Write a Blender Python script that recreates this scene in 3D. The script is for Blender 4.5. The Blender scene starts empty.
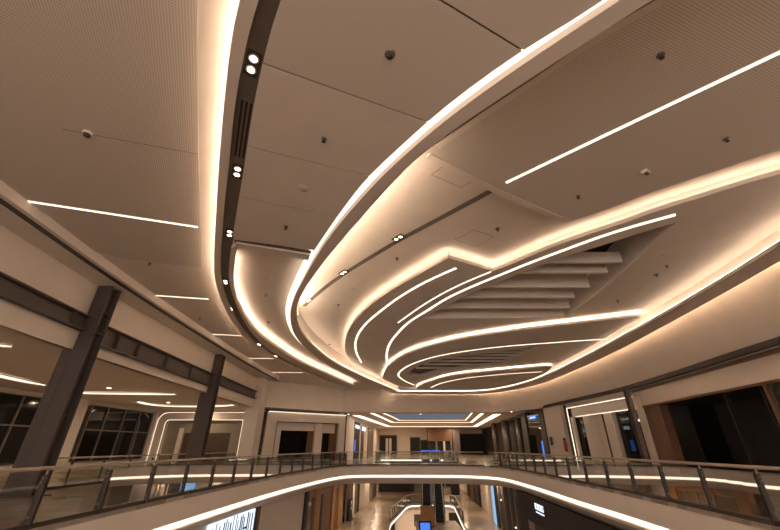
import bpy, bmesh, math, random
from mathutils import Vector
random.seed(4)
SC = bpy.context.scene
COL = SC.collection
# ---------------------------------------------------------------- camera (eye 1.6 m above the upper floor, looking up the atrium)
F_, CX, HZ = 356.0, 396.0, 447.0
PITCH = math.atan((HZ - 265) / F_)
SN, CS = math.sin(PITCH), math.cos(PITCH)
EYE = 1.6
cam = bpy.data.cameras.new('camera')
cam.sensor_width = 36; cam.lens = 36 * F_ / 780; cam.shift_x = -(CX - 390) / 780
cam.clip_end = 400; cam.clip_start = .05
co = bpy.data.objects.new('camera', cam); COL.objects.link(co)
co.location = (0, 0, EYE); co.rotation_euler = (math.pi / 2 + PITCH, 0, 0)
SC.camera = co
def ray(x, y):
    u = (x - CX) / F_; v = (265 - y) / F_
    return u, CS - v * SN, SN + v * CS
def at(x, y, z):                                   # plan point of a sight line on the level z
    a, b, d = ray(x, y); t = (z - EYE) / d
    return (a * t, b * t)
def ats(pts, z): return [at(x, y, z) for x, y in pts]
def onwall(x, y, A, B):                            # (metres along A-B, height) of a sight line on a vertical wall
    a, b, d = ray(x, y)
    ex, ey = B[0] - A[0], B[1] - A[1]; L = math.hypot(ex, ey); ex /= L; ey /= L
    det = a * (-ey) + b * ex
    t = (A[0] * (-ey) + A[1] * ex) / det
    s = (a * t - A[0]) * ex + (b * t - A[1]) * ey
    return s, EYE + d * t
# ---------------------------------------------------------------- materials
def newmat(name):
    m = bpy.data.materials.new(name); m.use_nodes = True
    return m, m.node_tree, m.node_tree.nodes['Principled BSDF']
def plain(name, col, rough=.6, metal=0, var=.06, scale=3, spec=.5, bump=0):
    m, nt, p = newmat(name)
    tc = nt.nodes.new('ShaderNodeTexCoord'); nz = nt.nodes.new('ShaderNodeTexNoise')
    nz.inputs['Scale'].default_value = scale; nz.inputs['Detail'].default_value = 4
    nt.links.new(tc.outputs['Object'], nz.inputs['Vector'])
    r = nt.nodes.new('ShaderNodeValToRGB')
    r.color_ramp.elements[0].position = .3; r.color_ramp.elements[1].position = .7
    r.color_ramp.elements[0].color = (*[c * (1 - var) for c in col], 1)
    r.color_ramp.elements[1].color = (*[min(1, c * (1 + var)) for c in col], 1)
    nt.links.new(nz.outputs['Fac'], r.inputs['Fac']); nt.links.new(r.outputs['Color'], p.inputs['Base Color'])
    p.inputs['Roughness'].default_value = rough; p.inputs['Metallic'].default_value = metal
    p.inputs['Specular IOR Level'].default_value = spec
    if bump:
        b = nt.nodes.new('ShaderNodeBump'); b.inputs['Strength'].default_value = bump; b.inputs['Distance'].default_value = .01
        nt.links.new(nz.outputs['Fac'], b.inputs['Height']); nt.links.new(b.outputs['Normal'], p.inputs['Normal'])
    return m
def perforated(name, col, pitch, ang, hole=.55, depth=.42):
    m, nt, p = newmat(name)
    tc = nt.nodes.new('ShaderNodeTexCoord'); mp = nt.nodes.new('ShaderNodeMapping')
    mp.inputs['Rotation'].default_value = (0, 0, ang); mp.inputs['Scale'].default_value = (1 / pitch,) * 3
    nt.links.new(tc.outputs['Object'], mp.inputs['Vector'])
    fr = nt.nodes.new('ShaderNodeVectorMath'); fr.operation = 'FRACTION'; nt.links.new(mp.outputs[0], fr.inputs[0])
    sb = nt.nodes.new('ShaderNodeVectorMath'); sb.operation = 'SUBTRACT'; sb.inputs[1].default_value = (.5, .5, 0)
    nt.links.new(fr.outputs[0], sb.inputs[0])
    ml = nt.nodes.new('ShaderNodeVectorMath'); ml.operation = 'MULTIPLY'; ml.inputs[1].default_value = (1, 1, 0)
    nt.links.new(sb.outputs[0], ml.inputs[0])
    ln = nt.nodes.new('ShaderNodeVectorMath'); ln.operation = 'LENGTH'; nt.links.new(ml.outputs[0], ln.inputs[0])
    r = nt.nodes.new('ShaderNodeValToRGB')
    r.color_ramp.elements[0].position = hole * .5; r.color_ramp.elements[0].color = (*[c * depth for c in col], 1)
    r.color_ramp.elements[1].position = hole * .5 + .08; r.color_ramp.elements[1].color = (*col, 1)
    nt.links.new(ln.outputs['Value'], r.inputs['Fac']); nt.links.new(r.outputs['Color'], p.inputs['Base Color'])
    p.inputs['Roughness'].default_value = .7
    return m
def emit(name, col, s):
    m = bpy.data.materials.new(name); m.use_nodes = True; nt = m.node_tree; nt.nodes.clear()
    o = nt.nodes.new('ShaderNodeOutputMaterial'); e = nt.nodes.new('ShaderNodeEmission')
    e.inputs['Color'].default_value = (*col, 1); e.inputs['Strength'].default_value = s
    nt.links.new(e.outputs[0], o.inputs[0])
    return m
def glassmat(name, tint, ior=1.5):
    m = bpy.data.materials.new(name); m.use_nodes = True; nt = m.node_tree; nt.nodes.clear()
    o = nt.nodes.new('ShaderNodeOutputMaterial'); mx = nt.nodes.new('ShaderNodeMixShader')
    t = nt.nodes.new('ShaderNodeBsdfTransparent'); t.inputs[0].default_value = (*tint, 1)
    g = nt.nodes.new('ShaderNodeBsdfGlossy'); g.inputs['Roughness'].default_value = .015
    fr = nt.nodes.new('ShaderNodeFresnel'); fr.inputs['IOR'].default_value = ior
    sc = nt.nodes.new('ShaderNodeMath'); sc.operation = 'MULTIPLY'; sc.inputs[1].default_value = .7
    nt.links.new(fr.outputs[0], sc.inputs[0]); nt.links.new(sc.outputs[0], mx.inputs[0]); nt.links.new(t.outputs[0], mx.inputs[1]); nt.links.new(g.outputs[0], mx.inputs[2])
    nt.links.new(mx.outputs[0], o.inputs[0])
    return m
def stone(name, col, tile, rough=.16):
    m, nt, p = newmat(name)
    tc = nt.nodes.new('ShaderNodeTexCoord'); br = nt.nodes.new('ShaderNodeTexBrick')
    br.offset = .5; br.inputs['Scale'].default_value = 1
    br.inputs['Brick Width'].default_value = tile; br.inputs['Row Height'].default_value = tile
    br.inputs['Mortar Size'].default_value = .006
    br.inputs['Color1'].default_value = (*col, 1); br.inputs['Color2'].default_value = (*[c * .86 for c in col], 1)
    br.inputs['Mortar'].default_value = (*[c * .55 for c in col], 1)
    nt.links.new(tc.outputs['Object'], br.inputs['Vector'])
    nz = nt.nodes.new('ShaderNodeTexNoise'); nz.inputs['Scale'].default_value = 1.5; nz.inputs['Detail'].default_value = 6
    nt.links.new(tc.outputs['Object'], nz.inputs['Vector'])
    mx = nt.nodes.new('ShaderNodeMix'); mx.data_type = 'RGBA'; mx.blend_type = 'SOFT_LIGHT'; mx.inputs[0].default_value = .6
    nt.links.new(br.outputs['Color'], mx.inputs[6]); nt.links.new(nz.outputs['Color'], mx.inputs[7])
    nt.links.new(mx.outputs[2], p.inputs['Base Color'])
    p.inputs['Roughness'].default_value = rough
    return m
def wood(name, col, axis='Z', freq=3.0):
    m, nt, p = newmat(name)
    tc = nt.nodes.new('ShaderNodeTexCoord'); mp = nt.nodes.new('ShaderNodeMapping')
    mp.inputs['Scale'].default_value = (freq, freq, .35)
    nt.links.new(tc.outputs['Object'], mp.inputs['Vector'])
    nz = nt.nodes.new('ShaderNodeTexNoise'); nz.inputs['Scale'].default_value = 4; nz.inputs['Detail'].default_value = 5
    nt.links.new(mp.outputs[0], nz.inputs['Vector'])
    r = nt.nodes.new('ShaderNodeValToRGB'); r.color_ramp.elements[0].position = .3; r.color_ramp.elements[1].position = .7
    r.color_ramp.elements[0].color = (*[c * .7 for c in col], 1); r.color_ramp.elements[1].color = (*[c * 1.2 for c in col], 1)
    nt.links.new(nz.outputs['Fac'], r.inputs['Fac']); nt.links.new(r.outputs['Color'], p.inputs['Base Color'])
    p.inputs['Roughness'].default_value = .45
    return m
WARM = (1.0, .76, .56)
M = dict(
    plaster=plain('cream_plaster', (.80, .73, .66), .65, var=.03, scale=1.2),
    wallp=plain('wall_paint', (.80, .72, .64), .6, var=.03, scale=.8),
    perf=perforated('perforated_board', (.78, .71, .64), .05, -.45, .5, .58),
    perf2=perforated('perforated_board_fine', (.78, .71, .64), .035, -.72, .5, .8),
    perf3=perforated('perforated_board_grooved', (.77, .70, .63), .05, -.35, .5, .62),
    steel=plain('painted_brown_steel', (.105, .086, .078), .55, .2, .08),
    darkmetal=plain('dark_bronze_metal', (.065, .054, .047), .5, .3, .08),
    rail=plain('satin_bronze_rail', (.22, .185, .16), .4, .5, .08),
    track=plain('dark_channel', (.19, .155, .135), .5, .1, .05),
    black=plain('black_void', (.012, .010, .009), .6, 0, .1),  # black finish; on openings and voids it stands for deep shade
    darkshop=plain('dark_interior', (.035, .03, .027), .5, 0, .2),  # unlit depth of the shops put into the colour
    gloss=plain('lacquered_panel', (.70, .62, .54), .12, 0, .03, .4),
    stone=stone('polished_stone', (.46, .37, .28), 1.2, .2),
    stone2=stone('polished_stone_lower', (.40, .32, .245), 1.2, .24),
    wood=wood('walnut_wood', (.17, .085, .042)),
    wooddark=wood('dark_walnut', (.075, .048, .03)),
    wood2=wood('oak_wood', (.42, .21, .08)),
    glass=glassmat('railing_glass', (.80, .82, .77), 1.38),
    shopglass=glassmat('shop_glass', (.55, .57, .54), 1.6),
    darkglass=plain('dark_window_glass', (.006, .006, .006), .08, 0, .1, spec=.35),
    led=emit('led_diffuser', WARM, 1.2),
    cove=emit('cove_led', WARM, 9.0),
    cove_ring=emit('cove_led_ring', WARM, 5.0),
    cove_wall=emit('cove_led_wall', WARM, 22.0),
    handrail=plain('tan_handrail', (.46, .39, .33), .4, .1, .06),
    cove_far=emit('cove_led_far', WARM, 13.0),
    soft=emit('soft_led', WARM, .9),
    lens=emit('downlight_lens', (1, .82, .62), 5),
    blue=emit('blue_screen', (.09, .27, 1.0), .48),
    whitesign=emit('white_lit_panel', (.75, .85, 1.0), .7),
    bluepanel=emit('blue_grey_glow_panel', (.36, .37, .44), .2),  # glow added so the flat panel keeps its blue grey tone
    white=plain('white_enamel', (.75, .72, .68), .4, 0, .03),
    red=plain('red_enamel', (.35, .03, .02), .4, 0, .05),
    rubber=plain('black_rubber', (.02, .02, .02), .5, 0, .1),
)
# ---------------------------------------------------------------- mesh helpers
def link(name, me, mat, parent=None, smooth=False):
    o = bpy.data.objects.new(name, me); COL.objects.link(o)
    if mat: me.materials.append(mat)
    if parent: o.parent = parent
    if smooth:
        for p in me.polygons: p.use_smooth = True
    return o
def finish(name, bm, mat, parent=None, smooth=False, recalc=True):
    if recalc: bmesh.ops.recalc_face_normals(bm, faces=bm.faces)
    me = bpy.data.meshes.new(name); bm.to_mesh(me); bm.free()
    return link(name, me, mat, parent, smooth)
def addbox(bm, x0, x1, y0, y1, z0, z1, bev=0):
    v = [bm.verts.new(p) for p in ((x0, y0, z0), (x1, y0, z0), (x1, y1, z0), (x0, y1, z0), (x0, y0, z1), (x1, y0, z1), (x1, y1, z1), (x0, y1, z1))]
    f = [bm.faces.new([v[i] for i in q]) for q in ((0, 3, 2, 1), (4, 5, 6, 7), (0, 1, 5, 4), (1, 2, 6, 5), (2, 3, 7, 6), (3, 0, 4, 7))]
    if bev:
        es = list({e for q in f for e in q.edges})
        bmesh.ops.bevel(bm, geom=es, offset=bev, segments=2, affect='EDGES')
def box(name, mat, parent, x0, x1, y0, y1, z0, z1, bev=0):
    bm = bmesh.new(); addbox(bm, min(x0, x1), max(x0, x1), min(y0, y1), max(y0, y1), min(z0, z1), max(z0, z1), bev)
    return finish(name, bm, mat, parent)
def boxes(name, mat, parent, L):
    bm = bmesh.new()
    for b in L: addbox(bm, min(b[0], b[1]), max(b[0], b[1]), min(b[2], b[3]), max(b[2], b[3]), min(b[4], b[5]), max(b[4], b[5]))
    return finish(name, bm, mat, parent)
def length(p): return sum(math.hypot(p[i + 1][0] - p[i][0], p[i + 1][1] - p[i][1]) for i in range(len(p) - 1))
def resample(p, n):
    d = [0]
    for i in range(len(p) - 1): d.append(d[-1] + math.hypot(p[i + 1][0] - p[i][0], p[i + 1][1] - p[i][1]))
    out = []; j = 0
    for k in range(n):
        t = d[-1] * k / (n - 1)
        while j < len(p) - 2 and d[j + 1] < t: j += 1
        f = (t - d[j]) / max(1e-9, d[j + 1] - d[j])
        out.append((p[j][0] + (p[j + 1][0] - p[j][0]) * f, p[j][1] + (p[j + 1][1] - p[j][1]) * f))
    return out
def spline(p, step=.45):                            # centripetal Catmull-Rom through plan points
    q = [(2 * p[0][0] - p[1][0], 2 * p[0][1] - p[1][1])] + list(p) + [(2 * p[-1][0] - p[-2][0], 2 * p[-1][1] - p[-2][1])]
    out = []
    for i in range(1, len(q) - 2):
        P = [Vector(a) for a in q[i - 1:i + 3]]
        t = [0]
        for k in range(3): t.append(t[-1] + max(1e-4, (P[k + 1] - P[k]).length ** .5))
        n = max(2, int((P[2] - P[1]).length / step))
        for k in range(n):
            s = t[1] + (t[2] - t[1]) * k / n
            A1 = P[0] * ((t[1] - s) / (t[1] - t[0])) + P[1] * ((s - t[0]) / (t[1] - t[0]))
            A2 = P[1] * ((t[2] - s) / (t[2] - t[1])) + P[2] * ((s - t[1]) / (t[2] - t[1]))
            A3 = P[2] * ((t[3] - s) / (t[3] - t[2])) + P[3] * ((s - t[2]) / (t[3] - t[2]))
            B1 = A1 * ((t[2] - s) / (t[2] - t[0])) + A2 * ((s - t[0]) / (t[2] - t[0]))
            B2 = A2 * ((t[3] - s) / (t[3] - t[1])) + A3 * ((s - t[1]) / (t[3] - t[1]))
            C = B1 * ((t[2] - s) / (t[2] - t[1])) + B2 * ((s - t[1]) / (t[2] - t[1]))
            out.append((C.x, C.y))
    out.append(tuple(p[-1]))
    return out
def smooth_path(p, it=2):
    p = [tuple(q) for q in p]
    for _ in range(it):
        p = [p[0]] + [((a[0] + 2 * b[0] + c[0]) / 4, (a[1] + 2 * b[1] + c[1]) / 4) for a, b, c in zip(p, p[1:], p[2:])] + [p[-1]]
    return p
def normals(p):
    out = []
    for i in range(len(p)):
        def seg(a, b):
            dx, dy = b[0] - a[0], b[1] - a[1]; l = math.hypot(dx, dy) or 1
            return (-dy / l, dx / l)
        if i == 0: n = seg(p[0], p[1])
        elif i == len(p) - 1: n = seg(p[-2], p[-1])
        else:
            a, b = seg(p[i - 1], p[i]), seg(p[i], p[i + 1])
            k = 1 + a[0] * b[0] + a[1] * b[1]; k = max(k, .5)
            n = ((a[0] + b[0]) / k, (a[1] + b[1]) / k)
        out.append(n)
    return out
def offset(p, d): return [(a[0] + n[0] * d, a[1] + n[1] * d) for a, n in zip(p, normals(p))]
def add_sweep(bm, p, sec, caps=True, z=0, closed=True):
    N = normals(p); rings = []
    for a, n in zip(p, N): rings.append([bm.verts.new((a[0] + n[0] * o, a[1] + n[1] * o, z + h)) for o, h in sec])
    m = len(sec)
    for r, s in zip(rings, rings[1:]):
        for k in range(m if closed else m - 1): bm.faces.new((r[k], r[(k + 1) % m], s[(k + 1) % m], s[k]))
    if caps and closed:
        bm.faces.new(rings[0]); bm.faces.new(rings[-1][::-1])
def sweep(name, mat, parent, p, sec, z=0, smooth=False, closed=True):
    bm = bmesh.new(); add_sweep(bm, p, sec, True, z, closed)
    return finish(name, bm, mat, parent, smooth)
def rect(o0, o1, z0, z1): return [(o0, z0), (o1, z0), (o1, z1), (o0, z1)]
def add_band(bm, A, B, zA, zB, n=90):
    A = resample(A, n); B = resample(B, n)
    a = [bm.verts.new((*q, zA)) for q in A]; b = [bm.verts.new((*q, zB)) for q in B]
    for i in range(n - 1): bm.faces.new((a[i], a[i + 1], b[i + 1], b[i]))
def band(name, mat, parent, A, B, zA, zB, th=0, n=90):
    bm = bmesh.new()
    A = resample(A, n); B = resample(B, n)
    rings = []
    for q, r in zip(A, B):
        ring = [(*q, zA), (*r, zB)]
        if th: ring += [(*r, zB + th), (*q, zA + th)]
        rings.append([bm.verts.new(v) for v in ring])
    m = len(rings[0])
    for r, s in zip(rings, rings[1:]):
        for k in range(m if th else 1): bm.faces.new((r[k], r[(k + 1) % m], s[(k + 1) % m], s[k]))
    if th: bm.faces.new(rings[0]); bm.faces.new(rings[-1][::-1])
    return finish(name, bm, mat, parent)
def add_slab(bm, poly, z0, z1, holes=()):
    for z in (z0, z1):
        es = []
        for loop in [poly] + list(holes):
            v = [bm.verts.new((*q, z)) for q in loop]
            es += [bm.edges.new((v[i], v[(i + 1) % len(v)])) for i in range(len(v))]
        bmesh.ops.triangle_fill(bm, use_beauty=True, use_dissolve=False, edges=es)
    for loop in [poly] + list(holes):
        lo = [bm.verts.new((*q, z0)) for q in loop]; hi = [bm.verts.new((*q, z1)) for q in loop]
        for i in range(len(loop)):
            j = (i + 1) % len(loop); bm.faces.new((lo[i], lo[j], hi[j], hi[i]))
    bmesh.ops.remove_doubles(bm, verts=bm.verts, dist=1e-4)
def slab(name, mat, parent, poly, z0, z1, holes=()):
    bm = bmesh.new(); add_slab(bm, poly, z0, z1, holes)
    return finish(name, bm, mat, parent)
def clip(poly, a, b, keep_left, gap=.018):
    nx, ny = -(b[1] - a[1]), b[0] - a[0]; l = math.hypot(nx, ny); nx /= l; ny /= l
    s = 1 if keep_left else -1
    D = [s * ((q[0] - a[0]) * nx + (q[1] - a[1]) * ny) - gap for q in poly]
    out = []
    for i in range(len(poly)):
        j = (i + 1) % len(poly)
        if D[i] >= 0: out.append(poly[i])
        if (D[i] >= 0) != (D[j] >= 0):
            f = D[i] / (D[i] - D[j]); out.append((poly[i][0] + f * (poly[j][0] - poly[i][0]), poly[i][1] + f * (poly[j][1] - poly[i][1])))
    return out
def lathe(name, mat, parent, prof, loc=(0, 0, 0), n=16, smooth=True):
    bm = bmesh.new(); rings = []
    for r, z in prof:
        rings.append([bm.verts.new((loc[0] + r * math.cos(6.28318 * k / n), loc[1] + r * math.sin(6.28318 * k / n), loc[2] + z)) for k in range(n)])
    for r, s in zip(rings, rings[1:]):
        for k in range(n): bm.faces.new((r[k], r[(k + 1) % n], s[(k + 1) % n], s[k]))
    bm.faces.new(rings[0][::-1]); bm.faces.new(rings[-1])
    return finish(name, bm, mat, parent, smooth)
def struct(o): o['kind'] = 'structure'; return o
def tag(o, label, cat, group=None, kind=None):
    o['label'] = label; o['category'] = cat
    if group: o['group'] = group
    if kind: o['kind'] = kind
    return o
def thing(name, label, cat, loc=(0, 0, 0), rz=0, group=None):
    o = bpy.data.objects.new(name, None); COL.objects.link(o)
    o.location = loc; o.rotation_euler = (0, 0, rz); o.empty_display_size = .2
    return tag(o, label, cat, group)
def tree_copy(root, loc, rz=None, label=None):
    c = root.copy(); COL.objects.link(c); c.location = loc
    if rz is not None: c.rotation_euler = (0, 0, rz)
    if label: c['label'] = label
    for ch in list(root.children):
        d = ch.copy(); COL.objects.link(d); d.parent = c
        for g in list(ch.children):
            e = g.copy(); COL.objects.link(e); e.parent = d
    return c
# ================================================================ LEVELS
ZT, ZL, ZM, ZH, ZJ, ZK = 7.9, 8.55, 9.1, 8.62, 8.28, 8.0
LOWZ, DEEPZ, SOF = -6.0, -12.0, 5.6
# ---------------------------------------------------------------- floors
EL = spline([(-7.97, 1.5), (-7.97, 9), (-7.95, 14.1), (-7.75, 19), (-7.35, 25), (-6.7, 30.5), (-6.1, 34.2), (-5.5, 37), (-4.7, 39.0), (-3.4, 39.9), (0, 40), (4.3, 39.8),
             (7.2, 39.0), (8.9, 37.2), (9.4, 35), (9.5, 30.3), (9.4, 26), (9.2, 21.8), (9.1, 17), (8.85, 13), (8.6, 10), (8.3, 1.5)], .5)
VOID2 = [(-2.4, 47), (-2.4, 62), (7.3, 62), (7.3, 47)]
GALV = [(-22.5, 12), (-22.5, 27), (-15.6, 27), (-15.3, 12)]
outer0 = [(-28, -12), (26, -12), (26, 104), (-28, 104)]
struct(slab('floor', M['stone'], None, outer0, -.12, 0, [EL, VOID2]))
inset = offset(EL, 1.0)                                # soffit edge steps back under the walkways
lowv = [(-3.4, 48), (-3.4, 63), (8.3, 63), (8.3, 48)]
struct(slab('ceiling_lower', M['plaster'], None, outer0, -1.6, -1.53, [inset, lowv]))
# lower floor with its own opening; the escalators land on the bridge between
HOLE = spline([(-.75, 30), (-.75, 40), (-.7, 47.4)], 2) + spline([(-.6, 50), (.6, 57), (1.6, 62.6), (2.3, 64.2), (3.6, 64.6), (7.0, 64.6), (8.0, 64.3), (8.5, 63.2), (8.3, 59), (7.6, 50), (7.35, 46)], .6) + [(7.2, 30)]
struct(slab('floor_lower', M['stone2'], None, [(-16, -12), (20, -12), (20, 104), (-16, 104)], LOWZ - .5, LOWZ, [HOLE]))
struct(slab('floor_bridge', M['stone2'], None, [(2.2, 28), (6.9, 28), (6.9, 50.2), (2.2, 50.2)], LOWZ - .4, LOWZ - .002))
struct(slab('floor_deep', M['stone2'], None, [(-16, 10), (20, 10), (20, 104), (-16, 104)], DEEPZ - .2, DEEPZ))
# ---------------------------------------------------------------- balcony fascia with its lit groove
struct(sweep('trim_balcony_upper', M['wallp'], None, EL, [(.0, -.004), (-.0, -.80), (.14, -.84), (.3, -.80), (.3, -.004)]))
struct(sweep('trim_balcony_lower', M['wallp'], None, EL, [(.14, -1.0), (-.02, -1.03), (.02, -1.14), (.55, -1.45), (1.05, -1.6), (1.05, -1.5), (.4, -1.14)]))
g = thing('cove_light', 'long warm light strip set in the groove around the balcony edge', 'light strip')
sweep('diffuser', M['led'], g, EL, [(.05, -.84), (.10, -1.01), (.13, -1.01), (.09, -.84)])
sweep('backing', M['white'], g, EL, [(.135, -.82), (.135, -1.02), (.2, -1.02), (.2, -.82)])
# ---------------------------------------------------------------- glass railings
def railing(label, path, spacing, first=0.0, wide=.15, height=1.2, z=0.0, cat='railing', inset_=.12, brackets=True, group=None, lastpost=True):
    P = offset(path, inset_) if inset_ else path
    L = length(P)
    g = thing('glass_railing', label, cat, (*P[0], z), 0, group)
    ox, oy = P[0]; Q = [(a - ox, b - oy) for a, b in P]
    sweep('handrail', M['handrail'], g, Q, [(-.06, height - .075), (.06, height - .075), (.075, height - .04), (.06, height), (-.06, height), (-.075, height - .04)])
    sweep('base_rail', M['darkmetal'], g, Q, rect(-.05, .06, 0, .09))
    # post positions
    d = first; pos = []
    while d < L - .02: pos.append(d); d += spacing
    if lastpost: pos.append(L - .03)
    cum = [0]
    for i in range(len(Q) - 1): cum.append(cum[-1] + math.hypot(Q[i + 1][0] - Q[i][0], Q[i + 1][1] - Q[i][1]))
    def where(d):
        for i in range(len(Q) - 1):
            if cum[i + 1] >= d:
                f = (d - cum[i]) / (cum[i + 1] - cum[i]); a, b = Q[i], Q[i + 1]
                return (a[0] + f * (b[0] - a[0]), a[1] + f * (b[1] - a[1])), math.atan2(b[1] - a[1], b[0] - a[0])
        return Q[-1], math.atan2(Q[-1][1] - Q[-2][1], Q[-1][0] - Q[-2][0])
    bm = bmesh.new(); h = wide / 2
    addbox(bm, -.03, -.012, -h, h, 0, height - .17, .004); addbox(bm, .012, .03, -h, h, 0, height - .17, .004)
    addbox(bm, -.035, .035, -h - .01, h + .01, 0, .05)
    pm = bpy.data.meshes.new('post'); bmesh.ops.recalc_face_normals(bm, faces=bm.faces); bm.to_mesh(pm); bm.free(); pm.materials.append(M['darkmetal'])
    bm = bmesh.new(); addbox(bm, -.012, .012, -.03, .03, height - .3, height - .05, .004); addbox(bm, -.05, .05, -.02, .02, height - .26, height - .22)
    bm2 = bmesh.new()
    bkm = bpy.data.meshes.new('bracket'); bmesh.ops.recalc_face_normals(bm, faces=bm.faces); bm.to_mesh(bkm); bm.free(); bkm.materials.append(M['rail'])
    addbox(bm2, -.075, .075, -.03, .03, .86, .90)
    clm = bpy.data.meshes.new('glass_clamp'); bmesh.ops.recalc_face_normals(bm2, faces=bm2.faces); bm2.to_mesh(clm); bm2.free(); clm.materials.append(M['rail'])
    for d in pos:
        q, a = where(d)
        p = bpy.data.objects.new('post', pm); COL.objects.link(p); p.parent = g; p.location = (*q, 0); p.rotation_euler = (0, 0, a)
        if brackets:
            for nm, me, dz in (('bracket', bkm, 0), ('glass_clamp', clm, 0), ('glass_clamp', clm, -.66)):
                b = bpy.data.objects.new(nm, me); COL.objects.link(b); b.parent = p; b.location = (0, 0, dz)
    ends = [0.0] + pos + ([L] if not lastpost else [])
    for a, b in zip(ends, ends[1:]):
        if b - a < .25: continue
        n = max(2, int((b - a) / .5) + 1)
        pts = [where(a + .06 + (b - a - .12) * k / (n - 1))[0] for k in range(n)]
        sweep('glass_panel', M['glass'], g, pts, [(-.015, .12), (-.015, height - .13)], closed=False)
    return g
def sub(path, a, b): return [q for q in path if True][a:b]
iL = max(i for i, q in enumerate(EL) if q[0] < 0 and q[1] < 39.2 and i < len(EL) / 2)
iR = min(i for i, q in enumerate(EL) if q[0] > 5 and q[1] < 38.4)
i0 = min(i for i, q in enumerate(EL) if q[1] > 7.6)
i1 = max(i for i, q in enumerate(EL) if q[1] > 7.6)
railing('long bronze and glass balcony railing on the side of the steel columns', EL[i0:iL + 1], 2.06, length(EL[i0:[k for k, q in enumerate(EL) if q[1] > 9.86][0]]), .16)
RP = EL[iR + 1:i1 + 1]
railing('glass railing along the far balcony bridge facing the escalators', EL[iL:iR + 1], 2.3, 2.3, .05, lastpost=False)
railing('long bronze and glass balcony railing on the side of the brown framed shop', RP, 2.03, (length([q for q in RP if q[1] > 10.03]) + .7) % 2.03, .16)
# guard between the big steel columns, and around the second opening
railing('glass guard railing between the two big steel columns', [(-14.7, 16.4), (-14.72, 28.2)], 2.0, .1, .06, 1.2, 0, 'railing', 0, False)
railing('glass guard railing from the farther steel column to the pilaster', [(-14.8, 30.0), (-15.0, 37.5)], 2.0, .1, .06, 1.2, 0, 'railing', 0, False)
railing('glass railing around the second floor opening where the escalators arrive', [(-2.4, 62), (-2.4, 47), (7.3, 47), (7.3, 62)], 2.4, .05, .05, 1.15, 0, 'railing', .0, False)
struct(sweep('trim_escalator_opening', M['wallp'], None, [(-2.4, 62.0), (-2.4, 47), (7.3, 47), (7.3, 62)], rect(.0, .1, -1.55, 0)))
lowrail = offset(HOLE, .12)
lowrail = [q for q in lowrail if q[1] > 49]
railing('lower floor railing curving around the opening under the escalators', lowrail, 1.6, .1, .09, 1.15, LOWZ, 'railing', 0, False)
struct(sweep('trim_lower_opening', M['wallp'], None, HOLE, [(0, -.006), (0, -.55), (.5, -.9), (.6, -.006)], LOWZ))
g = thing('cove_light', 'warm light strip curving around the lower floor opening behind the escalators', 'light strip')
sweep('diffuser', M['led'], g, HOLE, rect(-.05, -.01, -.42, -.26), LOWZ)
# ================================================================ CEILING
# --- left sheet (above the dark channel and the lit inner bay)
ribO = smooth_path(spline([(12, -5.6), (8, -1.0), (3.55, 3.11), (2.29, 4.22), (.87, 5.65), (.1, 6.62), (-.45, 7.35), (-1.96, 9.75), (-3.11, 11.95), (-4.72, 15.54), (-5.5, 17.6), (-5.95, 19.3),
                      (-6.4, 22), (-6.5, 25.2), (-6.15, 29.6), (-4.95, 35.4), (-2.9, 42.0), (-.35, 49.9)]), 3)
ribI = smooth_path(spline([(12.5, -5.5), (8.6, -1.0), (4.05, 3.11), (2.3, 4.72), (.72, 6.28), (.08, 7.2), (-1.45, 9.75), (-2.75, 12.05), (-4.0, 14.5), (-4.85, 16.5), (-5.5, 19.0),
                      (-5.83, 21.6), (-5.8, 25), (-5.1, 30.6), (-3.25, 37.4), (-.1, 46.9)]), 3)
trI = spline([(-.08, 46.9), (.25, 48.3), (2, 48.5), (6, 48.5), (9.5, 48.45), (11.3, 47.8), (13.2, 45), (14.6, 40), (14.9, 34), (14.85, 28), (14.6, 23), (14.3, 18), (13.85, 13.5), (13.4, 10.4), (12.7, 5), (11.6, -5.6)], .6)
trO = spline([(-.35, 49.9), (2, 50.15), (6, 50.15), (10, 50.1), (12.4, 49.3), (14.6, 46.2), (16.1, 42), (16.5, 36), (16.45, 29.6), (16.1, 24), (15.6, 19.5), (15.1, 15.3), (14.6, 11.8), (14.0, 6), (13, -5.6)], .6)
leftpoly = [(-13.3, -11), (12, -11)] + offset(ribO, -.15) + [(-.6, 51.2), (-6.5, 50.6), (-14.6, 46.4), (-13.1, 40.4), (-13.2, 33), (-12.95, 24.5), (-12.5, 15), (-11.9, 8.6), (-11.2, 0)]
leftpoly = [q for i, q in enumerate(leftpoly)]
struct(slab('ceiling_left', M['plaster'], None, leftpoly, ZL, ZL + .06))
# perforated boards hung just under it
P1 = ats([(198.5, -60), (197.5, 0), (198, 90), (198.5, 152), (200, 200), (201, 268)], ZL - .03)
struct(slab('ceiling_perforated', M['perf'], None, [(-11.15, 1.0), (P1[0][0] + .8, 1.0)] + P1 + [at(120, 258, ZL - .03), (-12.3, 12.2), (-11.95, 8.6)], ZL - .03, ZL - .004))
struct(sweep('trim_board_joint', M['rail'], None, ats([(62, 129), (197.5, 154)], ZL - .03), rect(-.006, .006, ZL - .034, ZL - .03)))
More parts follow.
